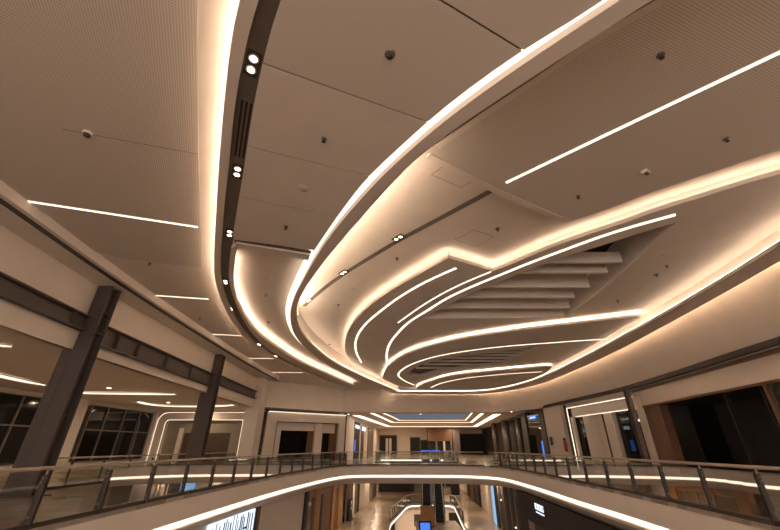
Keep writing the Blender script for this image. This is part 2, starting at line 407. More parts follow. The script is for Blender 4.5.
# --- dark edge channel along the left wall, soffit and lip
chan = smooth_path(spline([(-10.5, -11), (-11.2, 0), (-11.91, 8.65), (-12.4, 13.0), (-12.7, 17), (-13.05, 24.3), (-13.3, 33), (-13.2, 40.5)], .8), 2)
struct(sweep('trim_channel', M['darkmetal'], None, chan, rect(-.13, .16, 8.22, 8.26)))
struct(sweep('trim_channel_lip', M['plaster'], None, chan, [(-.14, 8.2), (-.32, 8.2), (-.36, ZL), (-.14, ZL)]))
wallL = spline([(-12.4, -11), (-12.6, 0), (-13.1, 9), (-13.7, 15), (-14.1, 22), (-14.45, 28.8), (-14.75, 36), (-14.95, 42.3)], 1)
wtop = resample(wallL, len(chan))
struct(band('ceiling_soffit', M['plaster'], None, offset(chan, .16), offset(wallL, .25), 8.2, 8.2, .06, 60))
def cove(label, path, side, z, top, lip=.05, mat='cove'):
    # a light strip lying behind a small lip, shining up; side is where the light washes
    g = thing('cove_light', label, 'light strip')
    o = lambda a, b: rect(-side * a, -side * b, 0, 1)
    def sec(a, b, c, d): return rect(min(-side * a, -side * b), max(-side * a, -side * b), c, d)
    sweep('diffuser', M[mat], g, path, sec(.05, .14, z, z + .012))
    sweep('lip', M['plaster'], g, path, sec(.0, .03, z - .01, z + lip))
    sweep('holder', M['plaster'], g, path, sec(.2, .24, z - .01, top))
    return g
# --- dark track with grey side band
tL = smooth_path(spline([(2, -3.5), (-1.0, 1.1), (-2.53, 3.16), (-2.95, 3.85), (-3.5, 4.9), (-4.78, 7.45), (-5.4, 8.75), (-7.0, 12.1), (-7.85, 14.1), (-8.8, 17.1), (-9.55, 20.4), (-9.95, 23.3), (-10.1, 26), (-9.85, 29.5),
                    (-8.4, 36.4), (-5.43, 46.3)]), 2)
tM = smooth_path(spline([(2.6, -3.5), (-.6, 1.1), (-2.23, 3.16), (-2.75, 3.98), (-3.3, 4.95), (-4.5, 7.4), (-5.1, 8.6), (-6.75, 12.1), (-7.6, 14.1), (-8.5, 17.1), (-9.25, 20.4), (-9.65, 23.3), (-9.78, 26), (-9.55, 29.5),
                    (-8.15, 36.4), (-5.3, 46.3)]), 2)
tR = smooth_path(spline([(3.2, -3.5), (-.2, 1.1), (-1.87, 3.16), (-2.35, 3.95), (-2.85, 4.85), (-4.15, 7.5), (-4.75, 8.7), (-6.35, 12.0), (-7.25, 14.1), (-8.15, 17.2), (-8.85, 20.4), (-9.25, 23.3), (-9.38, 26), (-9.15, 29.5),
                    (-7.85, 36.4), (-5.15, 46.3)]), 2)
Dp = ats([(237.5, 245), (234.8, 260), (233, 285.5), (240.2, 309.2), (257.2, 333), (273, 345), (297.9, 360.8), (330, 375.5), (354.7, 386.2)], 8.0)
tD = smooth_path(spline(Dp), 1)
tRfar = [q for q in tR if q[1] > Dp[0][1] - .1]
struct(band('ceiling_track_band', M['plaster'], None, tL, tM, 8.0, 8.0, .14, 120))
struct(band('ceiling_track_channel', M['track'], None, offset(tM, .02), offset(tR, -.02), 8.1, 8.1, .04, 120))
struct(band('ceiling_track_lip', M['plaster'], None, tRfar, tD, 8.0, 8.0, .14, 90))
cove('curved warm cove light between the dark downlight channel and the perforated wall side ceiling', tL, 1, 8.15, ZL - .01, .05, 'cove_far')
cove('curved warm cove light between the dark downlight channel and the curved bay', tD[3:], -1, 8.15, ZL - .01)
# --- panelled middle sheet between the channel and the ribbon
Cr = smooth_path(spline([(11.2, -5.6), (7.2, -1.2)] + ats([(604, 0), (520, 52), (445, 107), (400, 147), (368.6, 176.5), (340, 213), (314.5, 250.2)], 8.0)), 1)
Cl = [q for q in tR if q[1] < at(234, 239.4, 8.0)[1]]
Cpoly = Cl + [at(234, 239.4, 8.0)] + Cr[::-1]
joints = [((440, 0), (520, 49)), ((264, 64), (425, 121)), ((248, 146.5), (368.6, 176)), ((241, 197), (330, 216))]
rest = Cpoly
def ccw(p): return sum(a[0] * b[1] - b[0] * a[1] for a, b in zip(p, p[1:] + p[:1])) > 0
for k, (a, b) in enumerate(joints):
    a, b = at(*a, 8.0), at(*b, 8.0)
    near = clip(rest, a, b, False); rest = clip(rest, a, b, True)
    struct(slab('ceiling_panel', M['perf2'] if k < 2 else M['plaster'], None, near, 8.0, 8.04))
struct(slab('ceiling_panel', M['plaster'], None, rest, 8.0, 8.04))
struct(slab('ceiling_joint_shade', M['track'], None, Cpoly, 8.06, 8.12))  # dark sheet added above the panel gaps so the joints look shaded
A_, B_ = at(234, 241.5, 8.0), at(311, 253, 8.0)
dx, dy = B_[0] - A_[0], B_[1] - A_[1]
struct(sweep('trim_slot', M['track'], None, [A_, B_], rect(.0, .26, 8.07, 8.11)))
struct(sweep('trim_slot_lip', M['plaster'], None, [at(236, 243.2, 8.0), at(310, 255, 8.0)], rect(.0, .45, 8.0, ZL)))
# --- ribbon and trough that ring the raised oval
struct(band('ceiling_ribbon', M['plaster'], None, ribO, ribI, ZT, ZT, .12, 150))
struct(band('ceiling_trough', M['plaster'], None, trO, trI, ZT, ZT, .12, 130))
g = thing('cove_light', 'broad warm light band along the outer shoulder of the big curved ceiling ribbon', 'light strip')
sweep('diffuser', M['led'], g, ribO, [(.03, 8.03), (.27, 8.14), (.27, 8.17), (.03, 8.07)])
ring = ribI[:-1] + trI
kcorner = min(range(len(ring)), key=lambda i: math.hypot(ring[i][0] - .75, ring[i][1] - 6.3))
innr = ring[kcorner:]
rn = normals(ring); ovalp = []
for i, (q, n) in enumerate(zip(ring, rn)):
    f = max(0, min(1, (i - len(ribI) * .55) / (len(ribI) * .3))); d = .2 + .2 * f
    ovalp.append((q[0] + n[0] * d, q[1] + n[1] * d))
struct(sweep('wall_oval', M['plaster'], None, ovalp, rect(.0, .06, ZT + .04, ZM + .3)))
g = thing('cove_light', 'long warm light strip at the foot of the inner wall of the oval ceiling opening', 'light strip')
sweep('diffuser', M['cove_ring'], g, innr, rect(.04, .11, ZT + .13, ZT + .19)); sweep('lip', M['plaster'], g, innr, rect(.0, .03, ZT, ZT + .15))
up = [q for q in innr if 7.0 < q[1] < 20 and q[0] < 3]  # second, hidden strip added to brighten the raised ceiling by the ribbon
g = thing('cove_light', 'extra warm light strip hidden behind the big ribbon, added to brighten the raised ceiling', 'light strip')
sweep('diffuser', M['cove_wall'], g, up, rect(.03, .16, 8.4, 8.412)); sweep('shelf', M['plaster'], g, up, rect(.0, .19, 8.34, 8.39))
cove('warm light strip along the outer edge of the ceiling trough, washing the tall cream fascia', trO, 1, ZT + .13, ZL - .01, .05, 'cove_wall')
# --- raised sheets inside the oval
G = smooth_path(spline([(14.6, 6.0), (12.9, 7.2)] + ats([(780, 173.8), (717.9, 192.4), (650, 213.5), (627.9, 221.7), (560, 244.3), (500, 268.7)], ZH) + [at(492.5, 271.1, ZH)], .4), 1)
G2 = [at(448.4, 257.9, ZH)] + []
G3 = smooth_path(spline(ats([(448.4, 257.9), (425, 271), (410, 279.6), (386, 294), (368.3, 307), (355.5, 320), (349, 330), (345, 342), (345, 351), (350.5, 362.8)], ZH) + [(-4.4, 36)], .4), 1)
Gall = G + G3
Mpoly = [(14, -9)] + offset(ribI, .3)[4:[i for i, q in enumerate(ribI) if q[1] > 36.5][0]] + [q for q in offset(Gall, -.35)[::-1]] + [(16.5, 5.2), (16.5, -9)]
struct(slab('ceiling_raised', M['plaster'], None, Mpoly, ZM, ZM + .06))
zf = ZM - .26
Fp = ats([(430.5, 153.5), (496, 187.5), (530, 203), (584, 226)], zf)
Gf = [q for q in offset(G, .9) if q[0] > Fp[-1][0] + .3]
Fpoly = [at(430.5, 153.5, zf)] + Fp[1:3] + [at(572, 221, zf)] + Gf[::-1] + [(16.4, 5.0), (16.4, -8.5), (13.5, -8.5)] + [q for q in offset(ribI, -.05) if -4 < q[1] < Fp[0][1] - .05]
struct(slab('ceiling_perforated_raised', M['perf3'], None, Fpoly, zf, ZM - .002))
struct(sweep('trim_perforated_edge', M['plaster'], None, Fp[:3] + [at(572, 221, zf)], rect(.0, .22, zf - .012, zf + .05)))
struct(sweep('trim_perforated_border', M['plaster'], None, spline(ats([(662, 0), (600, 36.5), (530, 84), (437, 147)], zf)), rect(-.08, .08, zf - .015, zf - .002)))
struct(sweep('trim_perforated_groove', M['track'], None, spline(ats([(656, 0), (594, 36), (524, 82.5), (431, 146)], zf)), rect(-.03, .03, zf - .012, zf - .002)))
# --- dropped soffit with the louvred recess
farpoly = [(-2.9, 44), (.5, 49.2), (11.6, 49.2), (15.4, 42), (15.6, 30), (15.1, 20)]
recn = smooth_path(spline(ats([(677, 222.2), (640, 233), (600.7, 246), (560, 258.2), (523.8, 272.1), (500, 281.4), (475, 291.5), (459.4, 299), (440, 308.5), (424, 318.5)], ZH), .5), 1)
rec = recn + [at(495, 318.3, ZH), at(565.2, 317.2, ZH), at(600, 292.4, ZH), at(647.5, 250, ZH)]
Hpoly = Gall + [(-4.0, 38)] + farpoly + [(15.2, 14), (15.2, 6)]
struct(slab('ceiling_dropped', M['plaster'], None, Hpoly, ZH, ZH + .1, [rec]))
struct(sweep('wall_recess', M['plaster'], None, rec + [rec[0]], rect(-.03, .03, ZH + .08, 10.2)))
cove('warm cove light along the notched, curved outer edge of the dropped ceiling', Gall, 1, ZH + .11, ZM, .05, 'cove_ring')
rx0, rx1 = 1.5, 10.9
bms = [(262, 559, 622), (272.5, 534, 607), (287, 500, 589), (297.5, 475, 574), (308, 448, 569)]
for k, (py, xa, xb) in enumerate(bms):
    a, b = at(xa - 14, py, ZH + .12), at(xb + 1, py, ZH + .12)
    o = box('ceiling_beam', M['plaster'], None, a[0], min(b[0], 10.7), a[1], a[1] + .14, ZH + .12, ZH + (.62 if k == 0 else 1.15))
    tag(o, ['cream beam nearest the light line in the louvred ceiling recess', 'second cream beam from the light line across the ceiling recess', 'middle cream beam of five across the ceiling recess',
            'fourth cream beam from the light line across the ceiling recess', 'farthest cream beam across the ceiling recess, above the lit tiers'][k], 'beam', 'beams in the ceiling recess', 'thing')
struct(slab('ceiling_shade_sheet', M['black'], None, [(0, 8), (13, 8), (13, 24), (0, 24)], 10.1, 10.2))  # black sheet standing for the unlit space above the louvres
struct(slab('ceiling_recess_board', M['plaster'], None, [(0, 15.2), (10.9, 15.2), (10.9, 24), (0, 24)], ZH + 1.2, ZH + 1.24))
# --- two lower lit tiers
b1 = [q for q in offset(innr, -.3) if q[1] > 21.6 and (q[1] > 46.2 or q[0] > 6)]
b1 = [(q[0], q[1] - max(0, min(1, (q[1] - 38) / 8)) * 1.0) for q in b1]
b2 = [q for q in offset(innr, -.4) if q[1] > 34.9 and (q[1] > 46.2 or q[0] > 6)]
b2 = [(q[0], q[1] - max(0, min(1, (q[1] - 38) / 8)) * 1.0) for q in b2]
def tier(pts, z, close, hole, nm):
    p = smooth_path(spline(pts, .5), 1)
    struct(slab(nm, M['plaster'], None, p + close, z, z + .09, hole))
    return p
j1 = [(14.1, 20.9)] + ats([(647, 316), (600, 321), (564, 325), (520, 330.2), (490, 334.5), (464.9, 338.3), (431, 346), (412, 352), (400.4, 357.3), (388.5, 366), (384.2, 372.8)], ZJ) + [(-1.5, 40.5)]
jr = ats([(407, 374.3), (412, 369.5), (422, 364.5), (440, 359.8), (461.5, 356), (490, 352.3), (510, 350), (538, 346), (501, 365), (470, 368), (438, 372.2), (420, 376.6)], ZJ)
P_ = tier(j1, ZJ, b1, [jr], 'ceiling_tier_upper')
struct(sweep('wall_tier_recess', M['plaster'], None, jr + [jr[0]], rect(-.04, .04, ZJ + .05, ZH - .04)))
struct(slab('ceiling_tier_shade', M['darkmetal'], None, jr, ZH - .03, ZH - .01))  # dark board standing for the deep shade between the slats
for k, py in enumerate((349.5, 352.3, 355.2, 358.2, 361.3, 364.6, 368.2)):
    a = at(400, py, ZJ + .12); xa = 1.0 + k * -.12; 
    o = box('slat', M['plaster'], None, at([508, 480, 462, 446, 433, 423, 416][k], py, ZJ + .12)[0], at([530, 526, 521, 515, 508, 500, 474][k], py, ZJ + .12)[0], a[1], a[1] + .16, ZJ + .08, ZJ + .24)
    o.name = 'recess_slat'
    tag(o, ['first', 'second', 'third', 'fourth', 'fifth', 'sixth', 'last'][k] + ' cream slat of seven, counted from the viewer, in the small ceiling recess', 'slat', 'slats in the small ceiling recess')
P_ = [q for q in P_ if q[0] < 15.3]
cove('warm cove light along the front edge of the upper curved ceiling tier', P_, 1, ZJ + .1, ZH - .005, .05, 'cove')
j2 = [(14.3, 34.4)] + ats([(552, 366.6), (520, 369), (490, 371.7), (464.9, 374), (447, 377), (437, 379.8), (420, 385.6)], ZK) + [(2.6, 46.4)]
Q_ = tier(j2, ZK, b2, [], 'ceiling_tier_lower')
Q_ = [q for q in Q_ if q[0] < 15.2]
cove('warm cove light along the front edge of the lower curved ceiling tier', Q_, 1, ZK + .1, ZJ - .005, .04, 'cove')
# --- slim linear lights set into the soffits
def line_light(label, pts, z, w, group=None, raw=False, n=.5):
    p = [tuple(q) for q in pts] if raw else ats(pts, z)
    if len(p) > 2: p = smooth_path(spline(p, n), 1)
    g = thing('linear_light', label, 'light strip', (*p[0], z), 0, group)
    p = [(a - p[0][0], b - p[0][1]) for a, b in p]
    sweep('diffuser', M['led'], g, p, rect(-w / 2, w / 2, -.012, .0))
    sweep('frame', M['white'], g, p, [(-w / 2 - .02, -.006), (w / 2 + .02, -.006), (w / 2 + .02, .012), (-w / 2 - .02, .012)])
    return g
line_light('long slanting linear light in the perforated ceiling high beside the big ribbon', [(506, 182.6), (600, 137.5), (690, 94.8), (780, 52), (900, -5)], zf, .1)
GL = 'straight linear lights in the perforated ceiling beside the wall'
for k, (a, b) in enumerate([((20, 200), (198, 227)), ((150, 295), (208.5, 299)), ((207, 334), (241, 335.5)), ((244.4, 358.0), (273.5, 358.6)), ((269, 372.2), (303, 372.6))]):
    line_light('%s straight linear light between the dark wall channel and the curved downlight channel' % ['longest and nearest', 'second nearest', 'third nearest', 'fourth nearest', 'farthest'][k], [a, b], ZL - (.035 if k == 0 else .004), .1, GL)
line_light('short straight linear light near the far end of the lit curved bay', [(321.7, 370.8), (341, 371.2)], ZL - .004, .1)
line_light('curved linear light in the outer finger of the dropped ceiling, ending before the notch', [(456, 268), (427, 281), (400, 296.6), (381.8, 310), (366.6, 322.9), (358.3, 333.8), (355.3, 344), (357, 354), (361.5, 362.6)], ZH, .15)
line_light('short linear light joining the notch corner, beside the longest curved light line', [(490.8, 271.6), (460, 284.5), (432, 299.4), (415, 310.5), (398, 322.7)], ZH, .1)
line_light('longest curved linear light, running beside the louvred recess of the dropped ceiling', [(675.4, 214.6), (645, 222.8), (617.7, 230.9), (590, 240.2), (560, 251.4), (530, 262.6), (500, 274.9), (470, 287.2), (445, 299.2), (428.4, 309.8), (408.9, 322), (397, 333.8), (389.5, 344), (386.7, 354), (387, 362)], ZH, .17)
line_light('curved linear light under the upper lit tier, wrapping the small slatted recess', [(607.7, 339), (580, 340.6), (555.4, 342.4), (520, 345), (490, 347.9), (464.9, 351.2), (446, 354.3), (431, 357.6), (414, 363.2), (405.5, 367.3), (399.5, 372), (398.3, 375.4), (401, 378.3), (407, 382), (414, 384.9)], ZJ, .18)
line_light('short curved linear light under the lowest lit tier at the far end of the oval', [(542, 371.7), (515, 373.3), (490, 375.4), (464.9, 378.2), (441, 383.2), (431, 387.5)], ZK, .18)
# --- slot with downlights in the raised sheet
sl = smooth_path(spline(ats([(497, 187.5), (460, 207.5), (430, 223.6), (401, 239), (370, 257.5), (342, 275), (320, 291.5), (304, 306)], ZM), .5), 1)
g = thing('light_slot', 'dark curved slot across the raised ceiling from the perforated corner to the ribbon', 'slot')
sweep('groove', M['track'], g, sl, rect(-.11, .11, ZM - .014, ZM - .002)); sweep('lip', M['white'], g, sl, rect(-.15, -.115, ZM - .02, ZM))
# ================================================================ CEILING FITTINGS
def tangent_at(path, q):
    i = min(range(1, len(path) - 1), key=lambda k: math.hypot(path[k][0] - q[0], path[k][1] - q[1]))
    return math.atan2(path[i + 1][1] - path[i - 1][1], path[i + 1][0] - path[i - 1][0])
dl = None
def downlight(q, z, a, label, group, sc=1.0):
    global dl
    if dl is None:
        dl = thing('twin_downlight', label, 'downlight', (q[0], q[1], z), a, group)
        box('housing', M['darkmetal'], dl, -.27, .27, -.13, .13, -.012, .02, .003)
        for x in (-.125, .125):
            lathe('trim_ring', M['white'], dl, [(.1, -.016), (.1, -.008), (.06, -.004)], (x, 0, 0), 20)
            lathe('lens', M['lens'], dl, [(.068, -.02), (.062, -.024), (.01, -.026)], (x, 0, 0), 20)
        return dl
    c = tree_copy(dl, (q[0], q[1], z), a, label); c['group'] = group
    return c
ordw = ['nearest', 'second nearest', 'third nearest', 'fourth', 'fifth', 'sixth', 'seventh', 'eighth', 'ninth', 'farthest']
for k, p in enumerate([(252.4, 64), (237.3, 171.5), (229.6, 233.2), (225.6, 281.7), (230.8, 308.6), (242.4, 329), (259.2, 344.3), (275.8, 356), (293.8, 365.6), (312.3, 374)]):
    q = at(*p, 8.085); downlight(q, 8.085, tangent_at(tM, q), ('%s twin downlight along the dark curved ceiling channel' % ordw[k]), 'twin downlights in the dark channel')
for k, p in enumerate([(398.3, 237.8), (343.4, 272.5), (308.9, 300.3)]):
    q = at(*p, ZM - .03); downlight(q, ZM - .03, tangent_at(sl, q), 'twin downlight in the slot across the raised ceiling, %s' % ['the one nearest the perforated corner', 'the middle one of three', 'the one nearest the ribbon'][k], 'twin downlights in the raised slot')
# linear air vents in the channel
for k, (pa, pb_) in enumerate([((247.2, 100), (239, 158))]):
    a, b = at(*pa, 8.085), at(*pb_, 8.085); an = math.atan2(b[1] - a[1], b[0] - a[0]); L = math.hypot(b[0] - a[0], b[1] - a[1])
    g = thing('air_vent', 'slotted linear air vent in the dark ceiling channel', 'vent', (*a, 8.085), an)
    box('frame', M['track'], g, 0, L, -.16, .16, -.008, .01)
    for y in (-.09, 0, .09): box('slot', M['black'], g, .04, L - .04, y - .022, y + .022, -.012, -.006)
def fitting(kind, p, z, label, r=.09):
    q = at(*p, z)
    if kind == 'sprinkler':
        g = thing('sprinkler_head', label, 'sprinkler', (*q, z))
        lathe('escutcheon', M['rail'], g, [(r, 0), (r, -.01), (r * .6, -.025), (.02, -.03)])
        lathe('nozzle', M['darkmetal'], g, [(.022, -.02), (.018, -.07), (.02, -.09)], n=10)
        lathe('deflector', M['darkmetal'], g, [(.015, -.085), (.05, -.095), (.05, -.102), (.01, -.105)], n=14)
    elif kind == 'detector':
        g = thing('smoke_detector', label, 'smoke detector', (*q, z))
        lathe('base', M['white'], g, [(r, 0), (r, -.02), (r * .9, -.03)])
        lathe('sensor', M['rail'], g, [(r * .7, -.03), (r * .62, -.06), (.02, -.075)])
    elif kind == 'speaker':
        g = thing('ceiling_speaker', label, 'speaker', (*q, z))
        lathe('rim', M['white'], g, [(r, 0), (r, -.012), (r * .88, -.018)], n=24)
        lathe('grille', M['perf2'], g, [(r * .87, -.014), (r * .5, -.02), (.01, -.022)], n=24)
    elif kind == 'dome':
        g = thing('dome_camera', label, 'security camera', (*q, z))
        lathe('mount', M['white'], g, [(r, 0), (r, -.03), (r * .85, -.05)])
        lathe('dome', M['darkmetal'], g, [(r * .75, -.045), (r * .66, -.1), (r * .3, -.13), (.01, -.135)])
    elif kind == 'sensor':
        g = thing('beam_sensor', label, 'sensor', (*q, z), .5)
        box('body', M['white'], g, -.11, .11, -.08, .08, -.1, 0, .01); box('window', M['rail'], g, -.08, .08, -.05, .05, -.106, -.095)
    return g
fitting('sprinkler', (390, 54), 8.0, 'large dark sprinkler head in the panel nearest the top of the photo', .1)
fitting('sprinkler', (324, 138.5), 8.0, 'small dark sprinkler head on the second middle panel between the two curves', .06)
fitting('speaker', (303, 188), 8.0, 'round flush ceiling speaker on the middle panel above the curved bay', .14)
fitting('sprinkler', (286, 226.5), 8.0, 'small sprinkler head on the last middle panel just before the curved bay', .07)
fitting('dome', (88, 133), ZL - .03, 'small camera on the perforated ceiling over the side walkway', .11)
fitting('sprinkler', (150, 263), ZL, 'sprinkler head in the smooth ceiling past the longest wall side linear light', .07)
fitting('speaker', (190, 308), ZL, 'round flush speaker between the second and third wall side linear lights', .16)
fitting('sprinkler', (200, 318), ZL, 'sprinkler head just beyond the round speaker of the wall side ceiling', .08)
fitting('speaker', (267.5, 278), ZL, 'round flush speaker in the lit curved bay between channel and ribbon', .2)
fitting('sprinkler', (266, 294.7), ZL, 'sprinkler head beyond the speaker in the lit curved bay', .09)
fitting('sprinkler', (268.5, 322), ZL, 'sprinkler head farthest along the lit curved bay', .1)
fitting('sprinkler', (660.5, 55), zf, 'dark sprinkler head in the perforated ceiling above the long slanting light', .08)
fitting('sprinkler', (726, 138.5), zf, 'small sprinkler head in the perforated ceiling below the long slanting light', .07)
fitting('sensor', (645.5, 171), zf, 'small square sensor box in the perforated ceiling near the notched cove', .1)
fitting('sprinkler', (578, 196), zf, 'sprinkler head in the raised ceiling between the long slanting light and the notched cove', .07)
fitting('sprinkler', (497.5, 228.5), ZM, 'sprinkler head in the raised ceiling right above the notch corner', .09)
fitting('sprinkler', (397, 258), ZM, 'sprinkler head in the raised ceiling beside the slot downlight', .08)
fitting('speaker', (351.5, 289.5), ZM, 'round flush speaker in the raised ceiling between slot and dropped finger', .2)
fitting('sprinkler', (338.5, 304.5), ZM, 'sprinkler head beyond the round speaker of the raised ceiling', .08)
fitting('detector', (329.5, 344), ZM, 'smoke detector at the far curved end of the raised ceiling', .16)
fitting('speaker', (662, 254.5), ZH, 'round flush speaker in the soffit between the louvred recess and the trough', .18)
fitting('sprinkler', (656, 274.5), ZH, 'sprinkler head in the soffit nearest the trough side of the louvred recess', .11)
fitting('sprinkler', (666.5, 265.5), ZH, 'smaller sprinkler head just beside the larger one by the louvred recess', .07)
fitting('sprinkler', (617.5, 300.5), ZH, 'sprinkler head in the soffit by the far corner of the louvred recess', .1)
# access hatches in the raised ceiling
for q4, lab in (([(431.5, 174.5), (447, 163.5), (475, 179), (461, 187.5)], 'square access hatch in the lit corner of the raised ceiling'), ([(455, 239.5), (474, 230), (493.5, 236.5), (476, 246.5)], 'square access hatch in the raised ceiling above the notch')):
    P4 = ats(q4, ZM); g = thing('access_hatch', lab, 'hatch', (*P4[0], ZM)); P4 = [(a - P4[0][0], b - P4[0][1]) for a, b in P4]
    slab('panel', M['plaster'], g, P4, -.006, -.001)
    sweep('joint', M['rail'], g, P4 + [P4[0]], rect(-.008, .008, -.007, -.004))
# ================================================================ LEFT WALL, STEEL FRAME AND GALLERY
struct(sweep('wall_left', M['wallp'], None, wallL, rect(0, .25, 5.28, 8.3)))
def cut(path, y0, y1):
    ys = [q for q in path if y0 < q[1] < y1]
    def px(y):
        for a, b in zip(path, path[1:]):
            if a[1] <= y <= b[1]: return a[0] + (b[0] - a[0]) * (y - a[1]) / (b[1] - a[1])
        return path[-1][0]
    return [(px(y0), y0)] + ys + [(px(y1), y1)]
def ibeam(label, y0, y1, zb, zt, stiff):
    p = cut(wallL, y0, y1); g = thing('steel_beam', label, 'beam', (*p[0], zb)); x0, yy0 = p[0]; h = zt - zb
    q = [(a - x0, b - yy0) for a, b in p]
    sweep('top_flange', M['steel'], g, q, rect(-.3, -.005, h - .06, h)); sweep('bottom_flange', M['steel'], g, q, rect(-.3, -.005, 0, .06))
    sweep('web', M['steel'], g, q, rect(-.08, -.03, .06, h - .06))
    for y in stiff:
        s = cut(wallL, y, y + .03); sweep('stiffener', M['steel'], g, [(a - x0, b - yy0) for a, b in s], rect(-.28, -.08, .06, h - .06))
    return g
ibeam('brown steel beam along the cream wall, the bay nearest the viewer', 2, 15.0, 6.05, 6.72, [14.2])
ibeam('brown steel beam with stiffeners between the two big columns', 15.75, 28.5, 5.74, 6.66, [17.2, 18.9, 21.8, 25.0])
ibeam('brown steel beam from the farther column to the cream pilaster', 29.3, 39.5, 6.08, 6.82, [])
def hcolumn(x, y, label, bz):
    g = thing('steel_column', label, 'column', (x, y, 0))
    box('near_flange', M['steel'], g, -.66, 0, 0, .06, 0, 8.2, .01)
    box('far_flange', M['steel'], g, -.66, 0, .54, .6, 0, 8.2, .01)
    box('web', M['steel'], g, -.36, -.3, .06, .54, 0, 8.2)
    box('back_box', M['steel'], g, -1.1, -.67, .02, .5, 0, 5.28, .01)
    for z in (bz, bz + .9): box('stiffener_plate', M['steel'], g, -.3, -.01, .06, .54, z, z + .04)
    for k in range(5): box('bolt', M['rail'], g, -.06, -.03, .5, .535, bz + .22 + k * .12, bz + .25 + k * .12)
    box('base_plate', M['steel'], g, -1.15, .15, -.12, .72, 0, .05)
    return g
hcolumn(-13.0, 15.0, 'tall brown steel H column nearest the viewer on the walkway', 6.0)
hcolumn(-13.85, 28.6, 'tall brown steel H column farther along the walkway', 5.75)
struct(box('wall_pilaster', M['wallp'], None, -15.6, -14.2, 39.6, 41.4, 0, 8.2))
struct(slab('ceiling_gallery', M['plaster'], None, [(-28, -12), (-13.2, -12), (-13.6, 12), (-14.5, 30), (-15.1, 46), (-28, 46)], 5.28, 5.36))
struct(box('wall_gallery_end', M['wallp'], None, -28, -15.7, 44.06, 44.3, 0, 5.27))
struct(box('wall_gallery_outer', M['wallp'], None, -28, -27.3, -12, 46.2, 0, .5)); struct(box('wall_gallery_header', M['wallp'], None, -28, -27.3, -12, 46.2, 4.95, 5.3))
for k, (y, w) in enumerate([(31.6, 1.5), (10.0, 1.6), (43.2, .8)]): struct(box('wall_gallery_pier', M['wallp'], None, -28, -26.75, y, y + w, 0, 5.27))
for n, ys in enumerate(([34.1, 36.1, 38.5, 40.8, 43.0], [12, 14.4, 16.8, 19.8, 22.4, 25, 27.5, 29.7, 31.6])):
    w = bpy.data.objects.new('window_%d' % (n + 1), None); COL.objects.link(w); w.location = (-27.2, ys[0], .5); struct(w)
    L = ys[-1] - ys[0]
    box('frame', M['darkmetal'], w, -.06, .06, 0, L, 0, .08); box('frame', M['darkmetal'], w, -.06, .06, 0, L, 4.37, 4.45)
    for y in ys: box('mullion', M['rail'], w, -.08, .12, y - ys[0] - .06, y - ys[0] + .06, 0, 4.45)
    box('transom', M['rail'], w, -.05, .09, 0, L, 2.42, 2.52)
    for a, b in zip(ys, ys[1:]): box('pane', M['darkglass'], w, -.02, .0, a - ys[0], b - ys[0], 0, 4.45)
# light coves in the gallery ceiling
def soft_light(label, pts, z, w, cat='light strip'):
    p = smooth_path(spline(ats(pts, z), .5), 1); g = thing('cove_light', label, cat, (*p[0], z)); p = [(a - p[0][0], b - p[0][1]) for a, b in p]
    N = len(p); bm = bmesh.new(); nn = normals(p); rings = []
    for i, (a, n) in enumerate(zip(p, nn)):
        t = min(i, N - 1 - i) / 4; k = w / 2 * min(1, math.sqrt(min(1, t + .03)))
        rings.append([bm.verts.new((a[0] + n[0] * o, a[1] + n[1] * o, h)) for o, h in ((-k, -.03), (k, -.03), (k, 0), (-k, 0))])
    for r, s in zip(rings, rings[1:]):
        for k in range(4): bm.faces.new((r[k], r[(k + 1) % 4], s[(k + 1) % 4], s[k]))
    bm.faces.new(rings[0]); bm.faces.new(rings[-1][::-1])
    finish('diffuser', bm, M['soft'], g)
    sweep('rim', M['white'], g, p, rect(w / 2 + .01, w / 2 + .08, -.05, 0)); sweep('rim', M['white'], g, p, rect(-w / 2 - .08, -w / 2 - .01, -.05, 0))
soft_light('rounded glowing ceiling cove over the gallery, seen beyond the nearest steel column', [(-60, 362), (-20, 370.5), (10, 377.5), (30, 382), (44.5, 385)], 5.25, .75)
soft_light('long glowing ceiling cove over the gallery between the two steel columns', [(60, 392.2), (84, 392.6), (110, 393), (140, 393.4), (160, 393.7), (175, 394.2)], 5.25, 1.0)
soft_light('farthest glowing ceiling cove over the gallery, in front of the rounded portal', [(138, 401.8), (150, 404), (165, 405.6), (195, 406.2), (215, 405.8), (233.5, 405)], 5.25, 1.1)
soft_light('small glowing ceiling cove over the gallery close to the viewer', [(-60, 340), (-20, 343), (0, 344.5), (12, 346)], 5.25, .5)
# rounded portal on the gallery end wall
g = thing('portal_frame', 'large cream portal with a rounded upper corner on the gallery end wall', 'portal', (0, 44.0, 0))
def rounded(x0, x1, z1, rl, rr, n=8):
    out = [(x0, 0)]
    for k in range(n + 1):
        t = math.pi - k * math.pi / 2 / n; out.append((x0 + rl + rl * math.cos(t), z1 - rl + rl * math.sin(t)))
    for k in range(n + 1):
        t = math.pi / 2 - k * math.pi / 2 / n; out.append((x1 - rr + rr * math.cos(t), z1 - rr + rr * math.sin(t)))
    return out + [(x1, 0)]
def strip_xz(name, mat, parent, A, B, y0, y1):
    bm = bmesh.new(); rows = []
    for (a, c), (b, d) in zip(A, B): rows.append([bm.verts.new(v) for v in ((a, y0, c), (b, y0, d), (b, y1, d), (a, y1, c))])
    for r, s in zip(rows, rows[1:]):
        for k in range(4): bm.faces.new((r[k], r[(k + 1) % 4], s[(k + 1) % 4], s[k]))
    bm.faces.new(rows[0]); bm.faces.new(rows[-1][::-1])
    return finish(name, bm, mat, parent)
ro, ri = rounded(-26.7, -16.2, 5.1, 1.0, .2), rounded(-25.75, -17.15, 4.28, .4, .1)
strip_xz('frame', M['wallp'], g, ro, ri, -.55, .05)
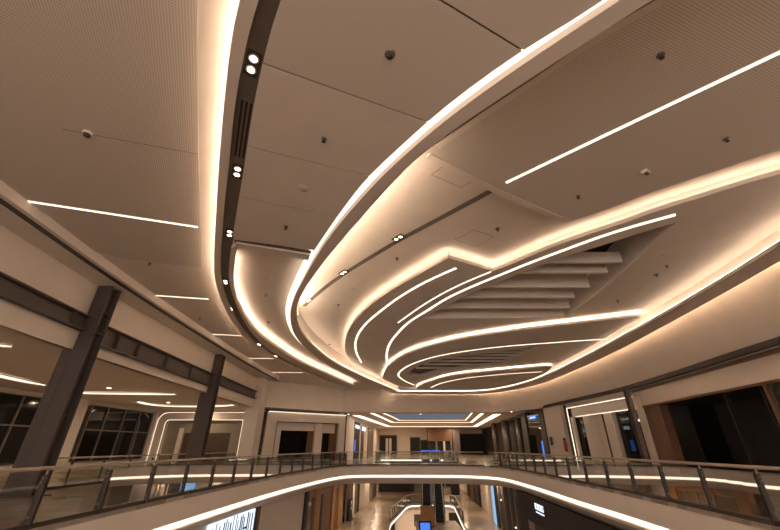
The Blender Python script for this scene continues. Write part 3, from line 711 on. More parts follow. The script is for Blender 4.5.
strip_xz('light_line', M['soft'], g, ro, rounded(-26.66, -16.24, 5.06, 1.0, .2), -.57, -.55)
strip_xz('light_line', M['soft'], g, rounded(-25.79, -17.11, 4.32, .42, .1), ri, -.57, -.55)
box('back_panel', plain('olive_glass', (.30, .27, .21), .15), g, -25.75, -17.15, .0, .08, 0, 4.3)
box('door', M['wooddark'], g, -23.6, -18.5, -.06, .0, 0, 3.0); box('post', M['wallp'], g, -24.2, -23.8, -.25, .0, 0, 3.5)
# ================================================================ RIGHT AND BACK WALLS
RB = [(16.2, -12), (16.3, 2), (16.9, 15.6), (17.9, 23), (18.45, 30.4), (17.25, 41.8), (16.8, 49.4)]
bot = spline([(16.2, -12), (16.3, 2), (16.95, 15.6), (17.8, 23), (18.3, 30.4), (17.4, 41.8), (16.9, 49.0)], .8)
topo = offset(trO, .34)
ci = min(range(len(topo)), key=lambda i: math.hypot(topo[i][0] - 14.5, topo[i][1] - 47.2))
botc = spline([(-6.9, 49.3), (2, 49.4), (9, 49.4), (12.6, 49.1), (14.7, 48.2), (15.9, 46.8)], .5)
botr = spline([(15.9, 46.8), (16.9, 44.4), (17.4, 40.5), (18.3, 30.4), (17.8, 23), (16.95, 15.6), (16.3, 2), (16.2, -12)], .5)
tb = [(-6.9, 50.4), (-3, 50.5)] + [q for q in topo[:ci + 1] if q[0] > -.2]
bm = bmesh.new(); add_band(bm, botc, tb, SOF, ZL + .02, 70); add_band(bm, botr, topo[ci:], SOF, ZL + .02, 110)
struct(finish('wall_right', bm, M['wallp'], None, True))
struct(band('wall_back_corner', M['wallp'], None, [(-15.3, 43.0), (-6.9, 49.3)], [(-15.3, 43.4), (-6.9, 50.3)], SOF - .05, ZL + .02, 0, 20))
struct(band('trim_reveal', M['track'], None, [(-15.2, 42.98), (-6.9, 49.26)], [(-15.2, 43.0), (-6.9, 49.28)], 5.5, 5.62, 0, 10))
struct(sweep('trim_right', M['darkmetal'], None, bot, rect(-.02, .3, SOF, SOF + .27)))
struct(sweep('ceiling_cove_right', M['plaster'], None, trO, [(-.1, ZL), (.55, ZL), (.55, ZL + .06), (-.1, ZL + .06)]))
struct(sweep('trim_right_soffit', M['wallp'], None, bot, [(-.0, SOF), (-.0, SOF - .05), (-.45, SOF - .05), (-.45, SOF + .3), (-.38, SOF + .3), (-.38, SOF)]))
def frame(name, label, cat, A, B, group=None):
    g = thing(name, label, cat, (A[0], A[1], 0), math.atan2(B[1] - A[1], B[0] - A[0]), group); g['_'] = 0; del g['_']
    return g
# -- dark brown-framed shop along the nearer stretch
A, B = (16.75, 13.6), (18.42, 30.0)
def S(x, y, A_=None, B_=None): return onwall(x, y, A_ or A, B_ or B)
g = frame('storefront', 'dark unlit shop with a brown frame and glossy cream panel over its opening', 'shop', A, B)
sl_, zl_ = S(643, 406.5); s_end = S(634, 400)[0]; s_near = -12.0
zt = 4.0
zhead = sum(S(*p)[1] for p in ((643, 406.7), (700, 397), (770, 385))) / 3
zbt = SOF - .28
box('bulkhead_panel', M['gloss'], g, s_near, s_end - .35, -.12, .0, zhead + .12, zbt)
box('upper_trim', M['wood'], g, s_near, s_end, -.14, .05, zbt, zbt + .16)
box('head_frame', M['wood'], g, s_near, sl_, -.2, .06, zhead, zhead + .12)
box('pier', M['wallp'], g, sl_, s_end, -.3, .02, 0, zbt)
box('side_reveal', M['wood'], g, S(659.5, 408)[0], sl_, -.55, -.02, 0, zhead)
for x in (700, 735, 760): s = S(x, 410)[0]; box('inner_rib', M['darkshop'], g, s - .06, s + .06, -1.9, -1.6, 0, zhead + .3)
s = S(768, 394)[0]; box('mullion', M['wood'], g, s - .1, s + .1, -.2, .02, 0, zhead)
box('glass_panel', M['shopglass'], g, s_near, s - .1, -.06, -.03, 0, zhead)
box('threshold', M['darkmetal'], g, s_near, sl_, -.2, .0, 0, .06)
box('back_panel', M['darkshop'], g, s_near, s_end, -5.6, -5.5, 0, 5)
box('inner_ceiling', M['darkshop'], g, s_near, s_end, -5.5, -.2, zhead + .25, zhead + .3)
for x in (682, 712, 742): s = S(x, 400)[0]; lathe('spot', M['white'], g, [(.07, 0), (.07, -.05), (.02, -.06)], (s, -1.2, zhead + .25), 10)
# post between shop and lit portal
q = at(652, 500, 0)
A2, B2 = (18.42, 30.2), (17.35, 40.6)
g = thing('cladding_post', 'tall ribbed bronze post between the dark shop and the lit portal', 'post', (17.93, 28.75, 0), math.atan2(B[1] - A[1], B[0] - A[0]))
box('body', M['rail'], g, -.18, .18, .04, .34, 0, SOF - .06)
for k in range(3): box('fin', M['darkmetal'], g, -.16 + .13 * k, -.1 + .13 * k, .34, .4, 0, SOF - .06)
# -- lit portal
g = frame('shop_portal', 'shop entrance portal outlined by thin warm light lines beside the fire sign', 'portal', A2, B2)
T = lambda x, y: onwall(x, y, A2, B2)
s0, z0 = T(633, 393); s1, z1 = T(566, 410.5)
zi = (T(630, 405)[1] + T(571, 419.5)[1]) / 2; zo = (z0 + z1) / 2
si1 = T(571.5, 419.5)[0]
box('header', M['wallp'], g, s0, s1, -1.0, -.55, zi, zo); box('upper_panel', M['wallp'], g, s0, s1, -.3, -.02, zo + .01, SOF - .06); box('jamb', M['wallp'], g, (si1 + s1) / 2, s1, -.6, -.3, 0, zi)
box('light_line', M['soft'], g, s0, s1 - .1, -.06, .0, zo - .06, zo); box('light_line', M['soft'], g, s0, si1, -.55, -.5, zi - .03, zi + .02); box('light_line', M['soft'], g, s1 - .17, s1 - .09, -.06, .0, 0, zo)
box('outer_frame', M['darkmetal'], g, s1 - .05, s1 + .22, -.1, .03, 0, zo + .1)
_l = math.hypot(B2[0] - A2[0], B2[1] - A2[1]); _n = ((B2[1] - A2[1]) / _l * 1.05, -(B2[0] - A2[0]) / _l * 1.05)
T2 = lambda x, y: onwall(x, y, (A2[0] + _n[0], A2[1] + _n[1]), (B2[0] + _n[0], B2[1] + _n[1]))
bx = [T2(x, 440)[0] for x in (575, 591, 597, 605, 613, 622, 634)]
box('glass_panel', M['shopglass'], g, bx[1], bx[0], -1.1, -1.06, 0, zi); box('column', M['wallp'], g, bx[2], bx[1], -1.3, -.7, 0, zi)
box('panel', M['wallp'], g, bx[3], bx[2], -1.4, -1.3, 0, zi); box('door', M['darkmetal'], g, bx[4], bx[3], -1.35, -1.28, 0, zi)
box('column', M['wallp'], g, bx[5], bx[4], -1.2, -.7, 0, zi); box('glass_panel', M['shopglass'], g, bx[6], bx[5], -1.1, -1.06, 0, zi)
box('back_panel', M['darkshop'], g, s0 + .3, s1, -4.6, -4.5, 0, 5)
box('inner_light', M['soft'], g, bx[6] + .2, bx[5], -3.0, -2.8, zi - .75, zi - .55); box('inner_light', M['soft'], g, bx[1] + .1, bx[0], -3.0, -2.8, zi - .75, zi - .55)
# -- cream wall with alarm sign and extinguisher cabinet
A3, B3 = (17.3, 41.0), (16.95, 45.0)
struct(sweep('wall_right_pier', M['wallp'], None, [(17.42, 40.6), (17.0, 45.4)], rect(-.0, -.4, 0, SOF)))
T3 = lambda x, y: onwall(x, y, A3, B3)
s, z = T3(551.5, 441); g = frame('wall_panel', 'small dark square control panel on the cream wall', 'panel', A3, B3)
box('plate', M['black'], g, s - .25, s + .25, .0, .06, z - .4, z + .4); box('display', M['darkmetal'], g, s - .15, s + .15, .06, .07, z - .1, z + .25)
s, z = T3(566, 445); g = frame('fire_alarm', 'red fire alarm box on the cream wall beside the lit portal', 'fire alarm', A3, B3)
box('body', M['red'], g, s - .22, s + .22, .0, .15, z - .6, z + .35); box('bell', M['black'], g, s - .12, s + .12, .0, .14, z + .38, z + .65)
# -- glass shop with the blue sign
A4, B4 = (17.0, 45.2), (16.85, 50.2)
T4 = lambda x, y: onwall(x, y, A4, B4)
g = frame('glass_shop', 'tall glass shop with a small blue sign above its dark door', 'shop', A4, B4)
box('frame', M['darkmetal'], g, T4(546, 430)[0], T4(541.5, 430)[0], -.3, .08, 0, SOF); box('frame', M['darkmetal'], g, T4(527.5, 430)[0], T4(523, 430)[0], -.3, .08, 0, SOF)
box('glass_panel', M['shopglass'], g, T4(541.5, 430)[0], T4(527, 430)[0], -.1, -.05, 0, SOF)
sa, za = T4(536, 416); sb, zb = T4(530, 420)
box('sign', M['blue'], g, sa, sb, .0, .06, zb, za + .1)
bm = bmesh.new()
for k in range(4):
    w = (sb - sa) / 5; x = sa + w * (k + .7); addbox(bm, x, x + w * .55, .06, .075, zb + .12, za - .02)
finish('sign_mark', bm, M['whitesign'], g)
box('door', M['darkmetal'], g, T4(538, 440)[0], T4(533, 440)[0], -.3, -.2, 0, 3.6); box('back_panel', M['rail'], g, -.5, 5, -3, -2.9, 0, SOF)
box('display', M['blue'], g, T4(544.5, 450)[0], T4(543, 450)[0], -.04, .05, .2, 2.2)
# columns farther down that side
for k, (x, y, w) in enumerate([(17.6, 56, .8), (18.2, 65, 1.2), (18.6, 74, .9)]):
    g = thing('round_column', 'grey round column on the far side walkway, %s of three' % ['first', 'second', 'third'][k], 'column', (x, y, 0), 0, 'far columns')
    lathe('shaft', M['rail'], g, [(w / 2, .2), (w / 2, SOF)], n=24); lathe('base', M['darkmetal'], g, [(w / 2 + .06, 0), (w / 2 + .06, .2)], n=24)
# far ceiling and shell
struct(slab('ceiling_far', M['plaster'], None, [(-30, 49.5), (30, 49.5), (30, 104), (-30, 104)], SOF, SOF + .1, [ats([(389.5, 421.2), (399.4, 420.4), (465.5, 420.4), (472, 414), (389, 414)], SOF)][:0]))
struct(slab('ceiling_far_front', M['plaster'], None, [(-15.5, 42.9), (-6.9, 49.2), (-6.9, 49.6), (-15.5, 49.6)], SOF, SOF + .1))
def ucove(label, pts, w):
    p = ats(pts, SOF); g = thing('cove_light', label, 'light strip', (*p[0], SOF)); p = [(a - p[0][0], b - p[0][1]) for a, b in p]
    sweep('diffuser', M['led'], g, p, rect(-w / 2, w / 2, -.05, -.02)); sweep('frame', M['white'], g, p, rect(-w / 2 - .3, w / 2 + .3, -.02, 0))
ucove('outermost rectangular cove light of the far ceiling', [(356, 415.2), (362, 417), (389, 426.4), (475, 426.4), (494.3, 415.6), (497, 414)], 1.0)
ucove('middle rectangular cove light of the far ceiling', [(372, 413), (379, 416), (392.6, 422.2), (471.4, 422.2), (480, 415), (482, 413.3)], .5)
ucove('innermost rectangular cove light of the far ceiling', [(384, 413.2), (390, 415.6), (399.4, 420.2), (465.5, 420), (470.5, 414.4), (472, 412.6)], .18)
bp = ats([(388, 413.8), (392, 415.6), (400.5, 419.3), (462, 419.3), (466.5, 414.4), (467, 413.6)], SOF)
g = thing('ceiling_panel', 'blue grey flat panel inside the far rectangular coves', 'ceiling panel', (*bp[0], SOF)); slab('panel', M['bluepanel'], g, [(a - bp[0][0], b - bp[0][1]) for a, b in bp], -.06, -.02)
# far left facade beyond the corner
A5, B5 = (-15.15, 43.1), (-6.9, 49.3)
T5 = lambda x, y: onwall(x, y, A5, B5)
g = frame('portal_frame', 'cream shop portal with a glowing top edge on the slanted wall past the pilaster', 'portal', A5, B5)
e0, e1 = T5(264, 430)[0], T5(343, 430)[0]
zt5 = (T5(265, 411.5)[1] + T5(331, 415)[1]) / 2; zi5 = (T5(274, 421)[1] + T5(330, 424)[1]) / 2
zt5 = min(zt5, 5.5)
box('header', M['wallp'], g, e0, e1, -.5, -.1, zi5, zt5); sj = T5(273, 440)[0]
box('jamb', M['wallp'], g, e0, sj, -.5, -.1, 0, zi5); box('jamb', M['wallp'], g, T5(336, 440)[0], e1, -.5, -.1, 0, zi5)
box('light_line', M['soft'], g, e0 + .05, e1, -.66, -.6, zt5 - .03, zt5 + .03); box('inner_trim', M['darkmetal'], g, sj - .03, sj + .04, -.52, -.08, 0, zi5); box('inner_trim', M['darkmetal'], g, sj, T5(336, 440)[0], -.52, -.08, zi5 - .05, zi5 + .02)
box('edge_trim', M['darkmetal'], g, e0 - .2, e0 - .1, -.3, .05, 0, zt5); box('edge_trim', M['darkmetal'], g, e1, e1 + .15, -.55, .0, 0, zt5 + .2)
d = [T5(x, 440)[0] for x in (280, 307, 313, 320.5, 322, 334)]
zd = T5(290, 430.5)[1]
box('lintel_panel', M['wood2'] if False else M['wallp'], g, sj, d[2], .0, .1, zd, zi5); box('side_panel', M['wallp'], g, sj, d[0], .0, .1, 0, zd); box('side_panel', M['wood'], g, d[1], d[2], .0, .1, 0, zd)
box('column', M['wallp'], g, d[2], d[3], -.35, .1, 0, zi5); box('lintel_panel', M['wallp'], g, d[4], d[5], .0, .1, zd - .2, zi5); box('side_panel', M['wood'], g, T5(329, 440)[0], T5(336.5, 440)[0], .02, .1, 0, zi5)
box('glass_door', M['darkglass'], g, d[0], d[1], .3, .35, 0, zd); box('glass_door', M['darkglass'], g, d[4], d[5], .3, .35, 0, zd)
box('back_panel', M['darkshop'], g, e0, e1, .9, 1.0, 0, 5.3)
struct(sweep('wall_back_left', M['wallp'], None, [(-6.9, 49.3), (-4.3, 98)], rect(.0, .4, 0, SOF)))
A6, B6 = (-6.9, 49.3), (-4.3, 98)
T6 = lambda x, y: onwall(x, y, A6, B6)
for lab, xa, xb, z1_, mat in (('dark shop opening with a blue lit display on the far side wall', 354, 358.7, 5.0, 'black'), ('narrow dark brown shop opening on the far side wall', 361, 363, 4.6, 'wood'), ('tall grey shop door on the far side wall', 367.5, 372.6, 4.9, 'rail')):
    g = frame('shop_opening', lab, 'shop', A6, B6); a, b = T6(xa, 440)[0], T6(xb, 440)[0]
    box('opening', M[mat], g, a, b, -.06, -.01, 0, z1_)
    boxes('frame', M['darkmetal'], g, [(a - .2, a, -.1, 0, 0, z1_ + .15), (b, b + .2, -.1, 0, 0, z1_ + .15), (a, b, -.1, 0, z1_, z1_ + .15)])
    if xa == 354: box('display', M['blue'], g, a + .2, a + .9, -.12, -.06, .9, 2.6); box('sign', M['whitesign'], g, a + .3, b - .5, -.14, -.06, 4.2, 4.7)
    if xa == 361: box('sign', M['whitesign'], g, a - .2, b + 1, -.3, -.1, 4.1, 4.7)
# back wall at the far end
A7, B7 = (-5, 98), (22, 98)
T7 = lambda x, y: onwall(x, y, A7, B7)
struct(box('wall_far', M['wallp'], None, -8, 26, 98, 98.3, 0, SOF))
def back_shop(lab, xa, xb, yt, extra):
    g = frame('distant_shop', lab, 'shop', A7, B7); a, b = T7(xa, 440)[0], T7(xb, 440)[0]; zt_ = T7(400, yt)[1]
    box('opening', M['black'], g, a, b, -.1, -.01, 0, zt_)
    boxes('frame', M['darkmetal'], g, [(a - .25, a, -.2, 0, 0, zt_ + .3), (b, b + .25, -.2, 0, 0, zt_ + .3), (a, b, -.2, 0, zt_, zt_ + .3)])
    for x in extra: s = T7(x, 440)[0]; box('post', M['wallp'], g, s - .3, s + .3, -.3, -.12, 0, zt_ - .4)
back_shop('dark far shop with two pale posts, next to the side wall', 380.5, 396, 436.5, (387, 390.3))
back_shop('small dark far shop in the middle of the cream end wall', 411, 419, 438.5, ())
back_shop('small dark far shop beside the walnut box', 421.3, 427.5, 441.3, ())
back_shop('wide dark far shop past the grey pier', 460, 489, 435, ())
A8, B8 = (1, 92), (20, 92)
T8 = lambda x, y: onwall(x, y, A8, B8)
g = frame('kiosk', 'walnut clad box kiosk hanging over dark openings at the far end', 'kiosk', A8, B8)
a, b = T8(428.2, 440)[0], T8(452.5, 440)[0]; zk = T8(440, 441.2)[1]
box('clad_box', M['wood'], g, a, b, 0, 3, zk, SOF - .01); box('opening', M['black'], g, a, b, .5, 3, 0, zk)
for x in (436.3, 444, 451): s = T8(x, 440)[0]; box('post', M['white'] if x == 444 else M['rail'], g, s - .22, s + .22, 0, .4, 0, zk)
g = thing('square_pier', 'grey square pier between the walnut kiosk and the wide dark far shop', 'column', (T8(456.5, 440)[0] + 1, 92, 0)); box('shaft', M['rail'], g, -.8, .8, 0, 1.6, 0.15, SOF - .01); box('base', M['darkmetal'], g, -.85, .85, -.05, 1.65, 0, .15)
struct(sweep('wall_right_far', M['darkshop'], None, [(17.4, 50.2), (21, 78), (21.5, 98)], rect(-.4, 0, 0, SOF)))
struct(sweep('trim_right_far', M['darkmetal'], None, [(16.9, 49.6), (20, 78)], rect(-.0, .3, SOF - .3, SOF)))
for k, p in enumerate([(348.5, 414), (420.5, 413.7), (395, 429.6), (511.5, 411.5)]):
    q = at(*p, SOF); g = thing('downlight', 'small round downlight in the far low ceiling, %s' % ['left end by the shop wall', 'in front of the blue grey panel', 'beyond the coves near the end wall', 'at the side by the dark trim'][k], 'downlight', (*q, SOF), 0, 'far downlights')
    lathe('ring', M['white'], g, [(.2, 0), (.2, -.03), (.15, -.04)]); lathe('lens', M['lens'], g, [(.14, -.035), (.1, -.05), (.01, -.055)])
# ================================================================ SHELL BEHIND EVERYTHING
struct(box('ceiling_roof', M['plaster'], None, -30, 30, -12.3, 60, 10.5, 10.7))
struct(box('wall_outer_left', M['wallp'], None, -28.4, -28, -12.3, 104, DEEPZ, 10.6)); struct(box('wall_outer_right', M['darkshop'], None, 26, 26.4, -12.3, 104, DEEPZ, 10.6))
struct(box('wall_attic_back', M['black'], None, -28, 26, 60, 60.3, SOF, 10.6))
# ================================================================ LOWER FLOOR
LL = spline([(-9.6, -10), (-9.5, 5), (-9.0, 18), (-8.4, 26), (-7.5, 34), (-6.1, 50), (-4.2, 66), (-3.6, 98)], 2)
struct(sweep('wall_lower_left', M['wallp'], None, LL, rect(.0, .3, LOWZ, -1.6)))
LR = spline([(9.9, -10), (10, 5), (10.2, 24), (10.6, 34), (11.6, 50), (13, 75), (13.4, 98)], 2)
struct(sweep('wall_lower_right', M['wallp'], None, LR, rect(-.3, .0, LOWZ, -1.6)))
struct(box('wall_lower_far', M['wallp'], None, -6, 18, 97, 97.3, LOWZ, -1.6))
def seat(path, y):
    for a, b in zip(path, path[1:]):
        if a[1] <= y <= b[1]: return a[0] + (b[0] - a[0]) * (y - a[1]) / (b[1] - a[1])
LRo = offset(LR, .2)
def wf(path, y0, y1):
    if path is LR: path = LRo
    return (seat(path, y0), y0), (seat(path, y1), y1)
# left side shops (local +y runs into the wall, so fronts use negative y)
A, B = wf(LL, 18.5, 25)
g = frame('lit_sign', 'white and blue lit shop sign with dark strokes under the balcony', 'sign', A, B)
T = lambda x, y: onwall(x, y, A, B)
sa, sb = T(222, 528)[0], T(252, 520)[0]
box('panel', M['whitesign'], g, sa - 1.5, sb, -.12, -.04, -3.4, -1.65)
bm = bmesh.new(); random.seed(9); x = sa - 1.4
while x < sb - .3:
    w = random.uniform(.05, .12); addbox(bm, x, x + w, -.135, -.12, random.uniform(-3.1, -2.5), random.uniform(-1.9, -1.6))
    if random.random() < .5: addbox(bm, x, x + .4, -.135, -.12, -2.45, -2.35)
    x += random.uniform(.2, .42)
finish('stroke', bm, M['darkmetal'], g)
box('frame', M['black'], g, sb, sb + .18, -.2, 0, LOWZ, -1.6); box('pier', M['wood'], g, sb + .18, sb + .75, -.15, 0, LOWZ, -1.6)
A, B = wf(LL, 27.5, 38)
g = frame('shop_doors', 'row of oak framed doors on the lower floor under the balcony', 'shop', A, B)
T = lambda x, y: onwall(x, y, A, B)
X = lambda x: T(x, 510)[0]
ztop = -1.61
box('dark_post', M['black'], g, X(302.5), X(305.5), -.2, 0, LOWZ, ztop)
box('glass_panel', plain('lobby_glass', (.2, .17, .13), .1), g, X(306), X(312.5), -.06, -.02, LOWZ, -2.2)
box('head_panel', M['wood2'], g, X(306), X(339), -.12, -.02, -2.3, ztop)
for a, b in ((312.3, 317.2), (329.8, 331.5), (336, 338.8)): box('oak_post', M['wood2'], g, X(a), X(b), -.25, -.02, LOWZ, ztop)
box('door', M['wood'], g, X(321.5), X(329.8), -.08, -.02, LOWZ, -2.35); box('dark_gap', M['black'], g, X(317.2), X(321.5), -.07, -.02, LOWZ, -2.35)
box('transom_sign', M['rail'], g, X(320.5), X(328), -.16, -.12, -2.05, -1.75)
box('mirror_strip', M['rail'], g, X(331.5), X(334), -.1, -.02, LOWZ, -2.0); box('dark_panel', M['wood'], g, X(334), X(336), -.1, -.02, LOWZ, -2.0)
A, B = wf(offset(LL, -.3), 38.5, 74)
T = lambda x, y: onwall(x, y, A, B)
X = lambda x: T(x, 505)[0]
for lab, xa, xb, mat in (('dark notice stand recess on the lower corridor wall', 345.5, 351, 'wood'), ('narrow dark recess on the lower corridor wall', 355.8, 358, 'black'), ('black shop door farther along the lower corridor wall', 366, 369, 'black'), ('grey door at the end of the lower corridor wall', 373, 375, 'rail')):
    g = frame('shop_opening', lab, 'shop', A, B); box('opening', M[mat], g, X(xa), X(xb), -.06, -.01, LOWZ, -1.7)
    boxes('frame', M['rail'], g, [(X(xa) - .15, X(xa), -.14, 0, LOWZ, -1.65), (X(xb), X(xb) + .15, -.14, 0, LOWZ, -1.65)])
g = frame('notice_stand', 'small black notice stand with pale sheets on the lower corridor', 'sign stand', A, B)
s = X(348.3); box('board', M['black'], g, s - .9, s + .9, -.35, -.25, LOWZ + .1, LOWZ + 2.1); box('sheet', M['white'], g, s - .25, s + .3, -.37, -.35, LOWZ + 1.5, LOWZ + 1.9); box('sheet', M['white'], g, s - .25, s + .2, -.37, -.35, LOWZ + .95, LOWZ + 1.3); box('foot', M['black'], g, s - .9, s + .9, -.55, -.1, LOWZ, LOWZ + .1)
g = thing('distant_shop', 'dark shop with a glass end at the far end of the lower corridor', 'shop', (-3.3, 80, LOWZ)); box('opening', M['black'], g, 0, 6.0, 0, .3, 0, 3.9); box('glass_end', M['shopglass'], g, 6.0, 6.8, 0, .3, 0, 3.9); box('frame', M['rail'], g, -.2, 7, -.05, .35, 3.9, 4.5)
g = thing('distant_shop', 'dark shop with white posts at the far end of the lower floor beyond the escalators', 'shop', (9.5, 92, LOWZ)); box('opening', M['black'], g, 0, 3.4, 0, .3, 0, 4.2)
for x in (1.2, 2.8): box('post', M['white'], g, x, x + .25, -.1, 0, 0, 4.2)
# right side shops
A, B = wf(LR, 22, 31.5)
g = frame('storefront', 'black shop front with a small white sign on the lower floor', 'shop', A, B)
T = lambda x, y: onwall(x, y, A, B)
box('fascia', M['black'], g, -8, T(522, 500)[0], .0, .3, -3.3, -1.61)
box('shutter', M['darkshop'], g, -8, T(536, 515)[0], .0, .2, LOWZ, -3.3); box('display_window', plain('display_panel', (.33, .27, .21), .4), g, T(536, 520)[0], T(531, 520)[0], .0, .22, LOWZ, -3.0); box('dark_pier', M['black'], g, T(531, 520)[0], T(522, 500)[0], .0, .28, LOWZ, -3.3)
ga = T(548.5, 513); gb = T(539.5, 508)
bm = bmesh.new(); sa, sb = ga[0], gb[0]; zc = (ga[1] + gb[1]) / 2; n = 6
for k in range(n):
    w = (sb - sa) / n; x = sa + w * k
    addbox(bm, x + .02, x + w * .3, .3, .33, zc - .02, zc + .34); addbox(bm, x + .02, x + w * .86, .3, .33, zc + .27, zc + .34)
    if k % 2: addbox(bm, x + w * .6, x + w * .86, .3, .33, zc - .02, zc + .34)
    else: addbox(bm, x + .02, x + w * .86, .3, .33, zc - .02, zc + .05)
finish('sign_letter', bm, M['whitesign'], g)
box('sign_line', M['whitesign'], g, sa, sb - .1, .3, .32, zc - .22, zc - .14)
A, B = wf(LR, 32, 48)
g = frame('storefront', 'grey shop front with bronze fins beside the black shop on the lower floor', 'shop', A, B)
T = lambda x, y: onwall(x, y, A, B)
X = lambda x: T(x, 505)[0]
for k, x in enumerate((502.5, 508, 514, 519)): box('fin', M['rail'], g, X(x) - .2, X(x) + .2, 0, .35, LOWZ, -1.61)
box('panel', M['darkmetal'], g, X(520), X(501.5), 0, .08, LOWZ, -1.61)
for x in (504.5, 516.5): lathe('lamp', M['soft'], g, [(.06, -.06), (.09, 0), (.06, .06)], (X(x), .3, -3.2 if x < 510 else -4.6), 8)
g = frame('light_box_sign', 'tall pale blue lit panel at the edge of a shop on the lower floor', 'sign', *wf(LR, 46, 58))
A, B = wf(LR, 46, 58)
T = lambda x, y: onwall(x, y, A, B)
box('panel', emit('pale_blue_panel', (.30, .56, .90), .5), g, T(497.8, 505)[0], T(494.8, 505)[0], .0, .2, LOWZ, -1.65); box('frame', M['black'], g, T(500.2, 505)[0], T(498, 505)[0], 0, .3, LOWZ, -1.61)
box('pier', M['wallp'], g, T(494.6, 505)[0], T(491, 500)[0], 0, .3, LOWZ, -1.61)
g = frame('shop_opening', 'dark shop opening past the pale blue panel on the lower floor', 'shop', *wf(LR, 60, 80)); box('opening', M['black'], g, 1, 6, .0, .1, LOWZ, -1.8); box('pier', M['wood'], g, 6, 8.5, 0, .3, LOWZ, -1.65); box('opening', M['black'], g, 9, 14, .0, .1, LOWZ, -1.8)
g = thing('litter_bin', 'black box by the railing corner on the far lower floor', 'bin', (10.6, 75, LOWZ)); box('body', M['black'], g, -.7, .7, -.5, .5, .05, 2.6, .03); box('top', M['darkmetal'], g, -.72, .72, -.52, .52, 2.6, 2.7)
# -- escalators
def escalator(x0, label, w=1.0):
    y0, y1, zb, zt_ = 49.3, 59.9, LOWZ, 0.0
    g = thing('escalator', label, 'escalator', (x0, y0, zb), -.085); Ln = y1 - y0; H = zt_ - zb
    prof = lambda y: 0 if y < 0 else (H if y > Ln else y / Ln * H)
    n = 34; bm = bmesh.new()
    for k in range(n):
        ya, yb = Ln * k / n, Ln * (k + 1) / n; z = H * (k + .5) / n; addbox(bm, -w / 2, w / 2, ya, yb + .02, z - .35, z + .1)
    addbox(bm, -w / 2, w / 2, -.9, 0, -.1, .02)
    finish('steps', bm, M['rubber'], g)
    def side(name, mat, xa, xb, lo, hi, ye=.9):
        bm = bmesh.new(); ys = [-ye, 0, Ln, Ln + ye + .8]; zs = [0, 0, H, H]; rows = []
        for y, z in zip(ys, zs): rows.append([bm.verts.new(v) for v in ((xa, y, z + lo), (xb, y, z + lo), (xb, y, z + hi), (xa, y, z + hi))])
        for r, s in zip(rows, rows[1:]):
            for k in range(4): bm.faces.new((r[k], r[(k + 1) % 4], s[(k + 1) % 4], s[k]))
        bm.faces.new(rows[0]); bm.faces.new(rows[-1][::-1]); finish(name, bm, mat, g)
    for s in (-1, 1):
        a = s * w / 2
        side('skirt', M['white'], a, a + s * .2, -.5, .18); side('balustrade', M['shopglass'], a + s * .1, a + s * .12, .18, .95); side('handrail', M['rubber'], a + s * .06, a + s * .16, .95, 1.03)
    side('truss', M['rail'], -w / 2 - .2, w / 2 + .2, -1.0, -.5, .4)
    box('landing_plate', M['rail'], g, -w / 2, w / 2, -2.0, -.9, 0.005, .03)
    box('status_light', M['blue'], g, -w / 2 - .2, w / 2 + .2, Ln + .9, Ln + 1.0, H + 1.06, H + 1.16)
    return g
escalator(3.52, 'escalator rising behind the oak clad counter, its lower end hidden', .92)
escalator(5.02, 'escalator with its whole flight of dark steps in view', .92)
g = thing('counter', 'oak clad box counter at the foot of the farther escalator', 'counter', (3.4, 46.4, LOWZ)); box('front_panel', M['wood2'], g, -.75, .75, 0, .1, .05, 1.75); box('body', M['wood2'], g, -.72, .72, .1, .9, .05, 1.7); box('top', M['wood'], g, -.78, .78, -.03, .93, 1.75, 1.8); box('plinth', M['black'], g, -.7, .7, .05, .85, 0, .05)
kq = onwall(425, 521, (0, 41.5), (10, 41.5)); ks = kq[0]
g = thing('information_kiosk', 'standing kiosk with a bright blue screen in front of the escalators', 'kiosk', (ks, 41.5, LOWZ)); hk = kq[1] - LOWZ
box('body', M['black'], g, -.6, .6, 0, .15, .1, hk, .02); box('screen', M['blue'], g, -.46, .46, -.02, 0, .4, hk - .14); box('base', M['darkmetal'], g, -.7, .7, -.3, .4, 0, .1)
# deepest floor seen through the lower opening
struct(box('wall_deep_far', M['wallp'], None, -6, 14, 72, 72.3, DEEPZ, LOWZ - .9))
g = thing('distant_shop', 'pale shop wall with small pictures seen through the lower opening', 'shop', (-1, 71.7, DEEPZ)); box('panel', M['wood2'] if False else M['wallp'], g, 1, 6, 0, .2, 0, 4.5); box('opening', M['black'], g, -3, 0.8, 0, .2, 0, 3.6); box('picture', M['darkmetal'], g, 4.0, 6.2, -.05, 0, 2.0, 3.6); box('picture', M['whitesign'], g, 4.3, 4.9, -.08, -.05, 2.2, 2.7)
g = thing('distant_shop', 'dark shop interior seen through the lower opening past the open escalator', 'shop', (8, 71.7, DEEPZ)); box('opening', M['black'], g, 0.8, 4.5, 0, .2, 0, 3.8); box('lit_item', M['whitesign'], g, 1.2, 1.7, -.1, 0, 1.4, 2.0)
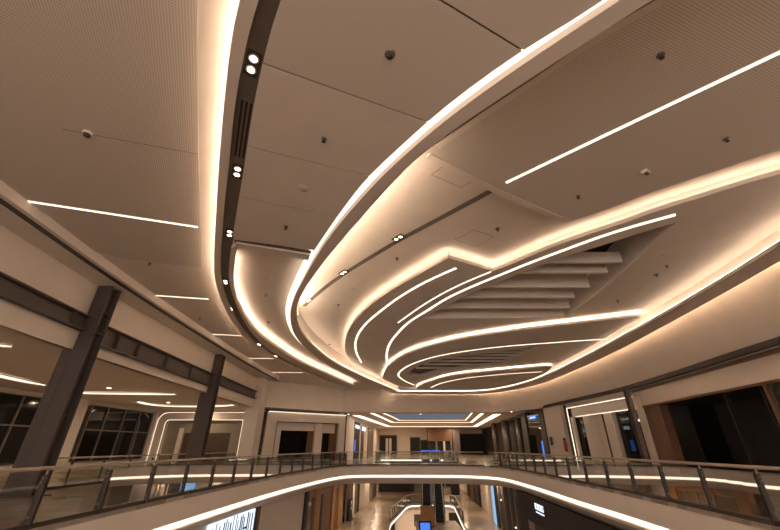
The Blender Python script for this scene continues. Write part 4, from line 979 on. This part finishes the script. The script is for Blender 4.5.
# rows of recessed lights that light the lower levels (set in the lower soffits)
def soffit_lights(pts, z, group, lab):
    src = None
    for k, (x, y) in enumerate(pts):
        if src is None:
            src = thing('recessed_downlight', lab, 'downlight', (x, y, z), 0, group)
            lathe('ring', M['white'], src, [(.24, 0), (.24, -.03), (.2, -.035)]); lathe('lens', M['lens'], src, [(.19, -.03), (.15, -.045), (.01, -.05)])
        else: tree_copy(src, (x, y, z))
soffit_lights([(-3.3, y) for y in (44, 54, 64, 74, 84)] + [(10.2, y) for y in (44, 54, 64, 74, 84)] + [(3.5, 68), (3.5, 80)], -1.62, 'recessed lights of the lower floor', 'round recessed light in the ceiling of the lower floor')
soffit_lights([(1, 66), (5, 67), (9, 66)], LOWZ - .52, 'recessed lights of the deepest floor', 'round recessed light in the ceiling of the deepest floor')
def lamp(name, loc, e, size, col=(1, .72, .48)):  # bare area light added to brighten the space around it
    l = bpy.data.lights.new(name, 'AREA'); l.energy = e; l.shape = 'DISK'; l.size = size; l.color = col
    o = bpy.data.objects.new(name, l); COL.objects.link(o); o.location = loc
for y in (44, 54, 64, 74, 84):
    for x in (-3.3, 10.2): lamp('fill_lamp', (x, y, -1.7), 75, .4)
for x in (1, 5, 9): lamp('fill_lamp', (x, 66.5, LOWZ - .62), 120, .4)
for x in (-2, 6, 13):
    for y in (60, 78, 90): lamp('fill_lamp', (x, y, SOF - .12), 110, .4)  # fill without fittings, added to brighten the far hall
gl = None
for k, (x, y) in enumerate([(-20, 18), (-20, 26), (-21, 35), (-21, 42)]):
    if gl is None:
        gl = thing('recessed_downlight', 'round recessed light added in the gallery ceiling behind the steel columns', 'downlight', (x, y, 5.28), 0, 'added recessed lights of the gallery'); lathe('ring', M['white'], gl, [(.2, 0), (.2, -.03), (.16, -.035)]); lathe('lens', M['lens'], gl, [(.15, -.03), (.12, -.045), (.01, -.05)])
    else: tree_copy(gl, (x, y, 5.28))
    lamp('fill_lamp', (x, y, 5.2), 45, .3)  # fill added to brighten the gallery
# ================================================================ WORLD AND RENDER LOOK
w = bpy.data.worlds.new('world'); SC.world = w; w.use_nodes = True
w.node_tree.nodes['Background'].inputs[0].default_value = (1, .81, .69, 1); w.node_tree.nodes['Background'].inputs[1].default_value = 1.3
SC.view_settings.view_transform = 'Standard'; SC.view_settings.look = 'None'; SC.view_settings.gamma = 1; SC.view_settings.use_curve_mapping = False
SC.view_settings.exposure = 1.0
SC.cycles.use_denoising = True
SC.cycles.max_bounces = 8; SC.cycles.transparent_max_bounces = 16; SC.cycles.caustics_reflective = False; SC.cycles.caustics_refractive = False
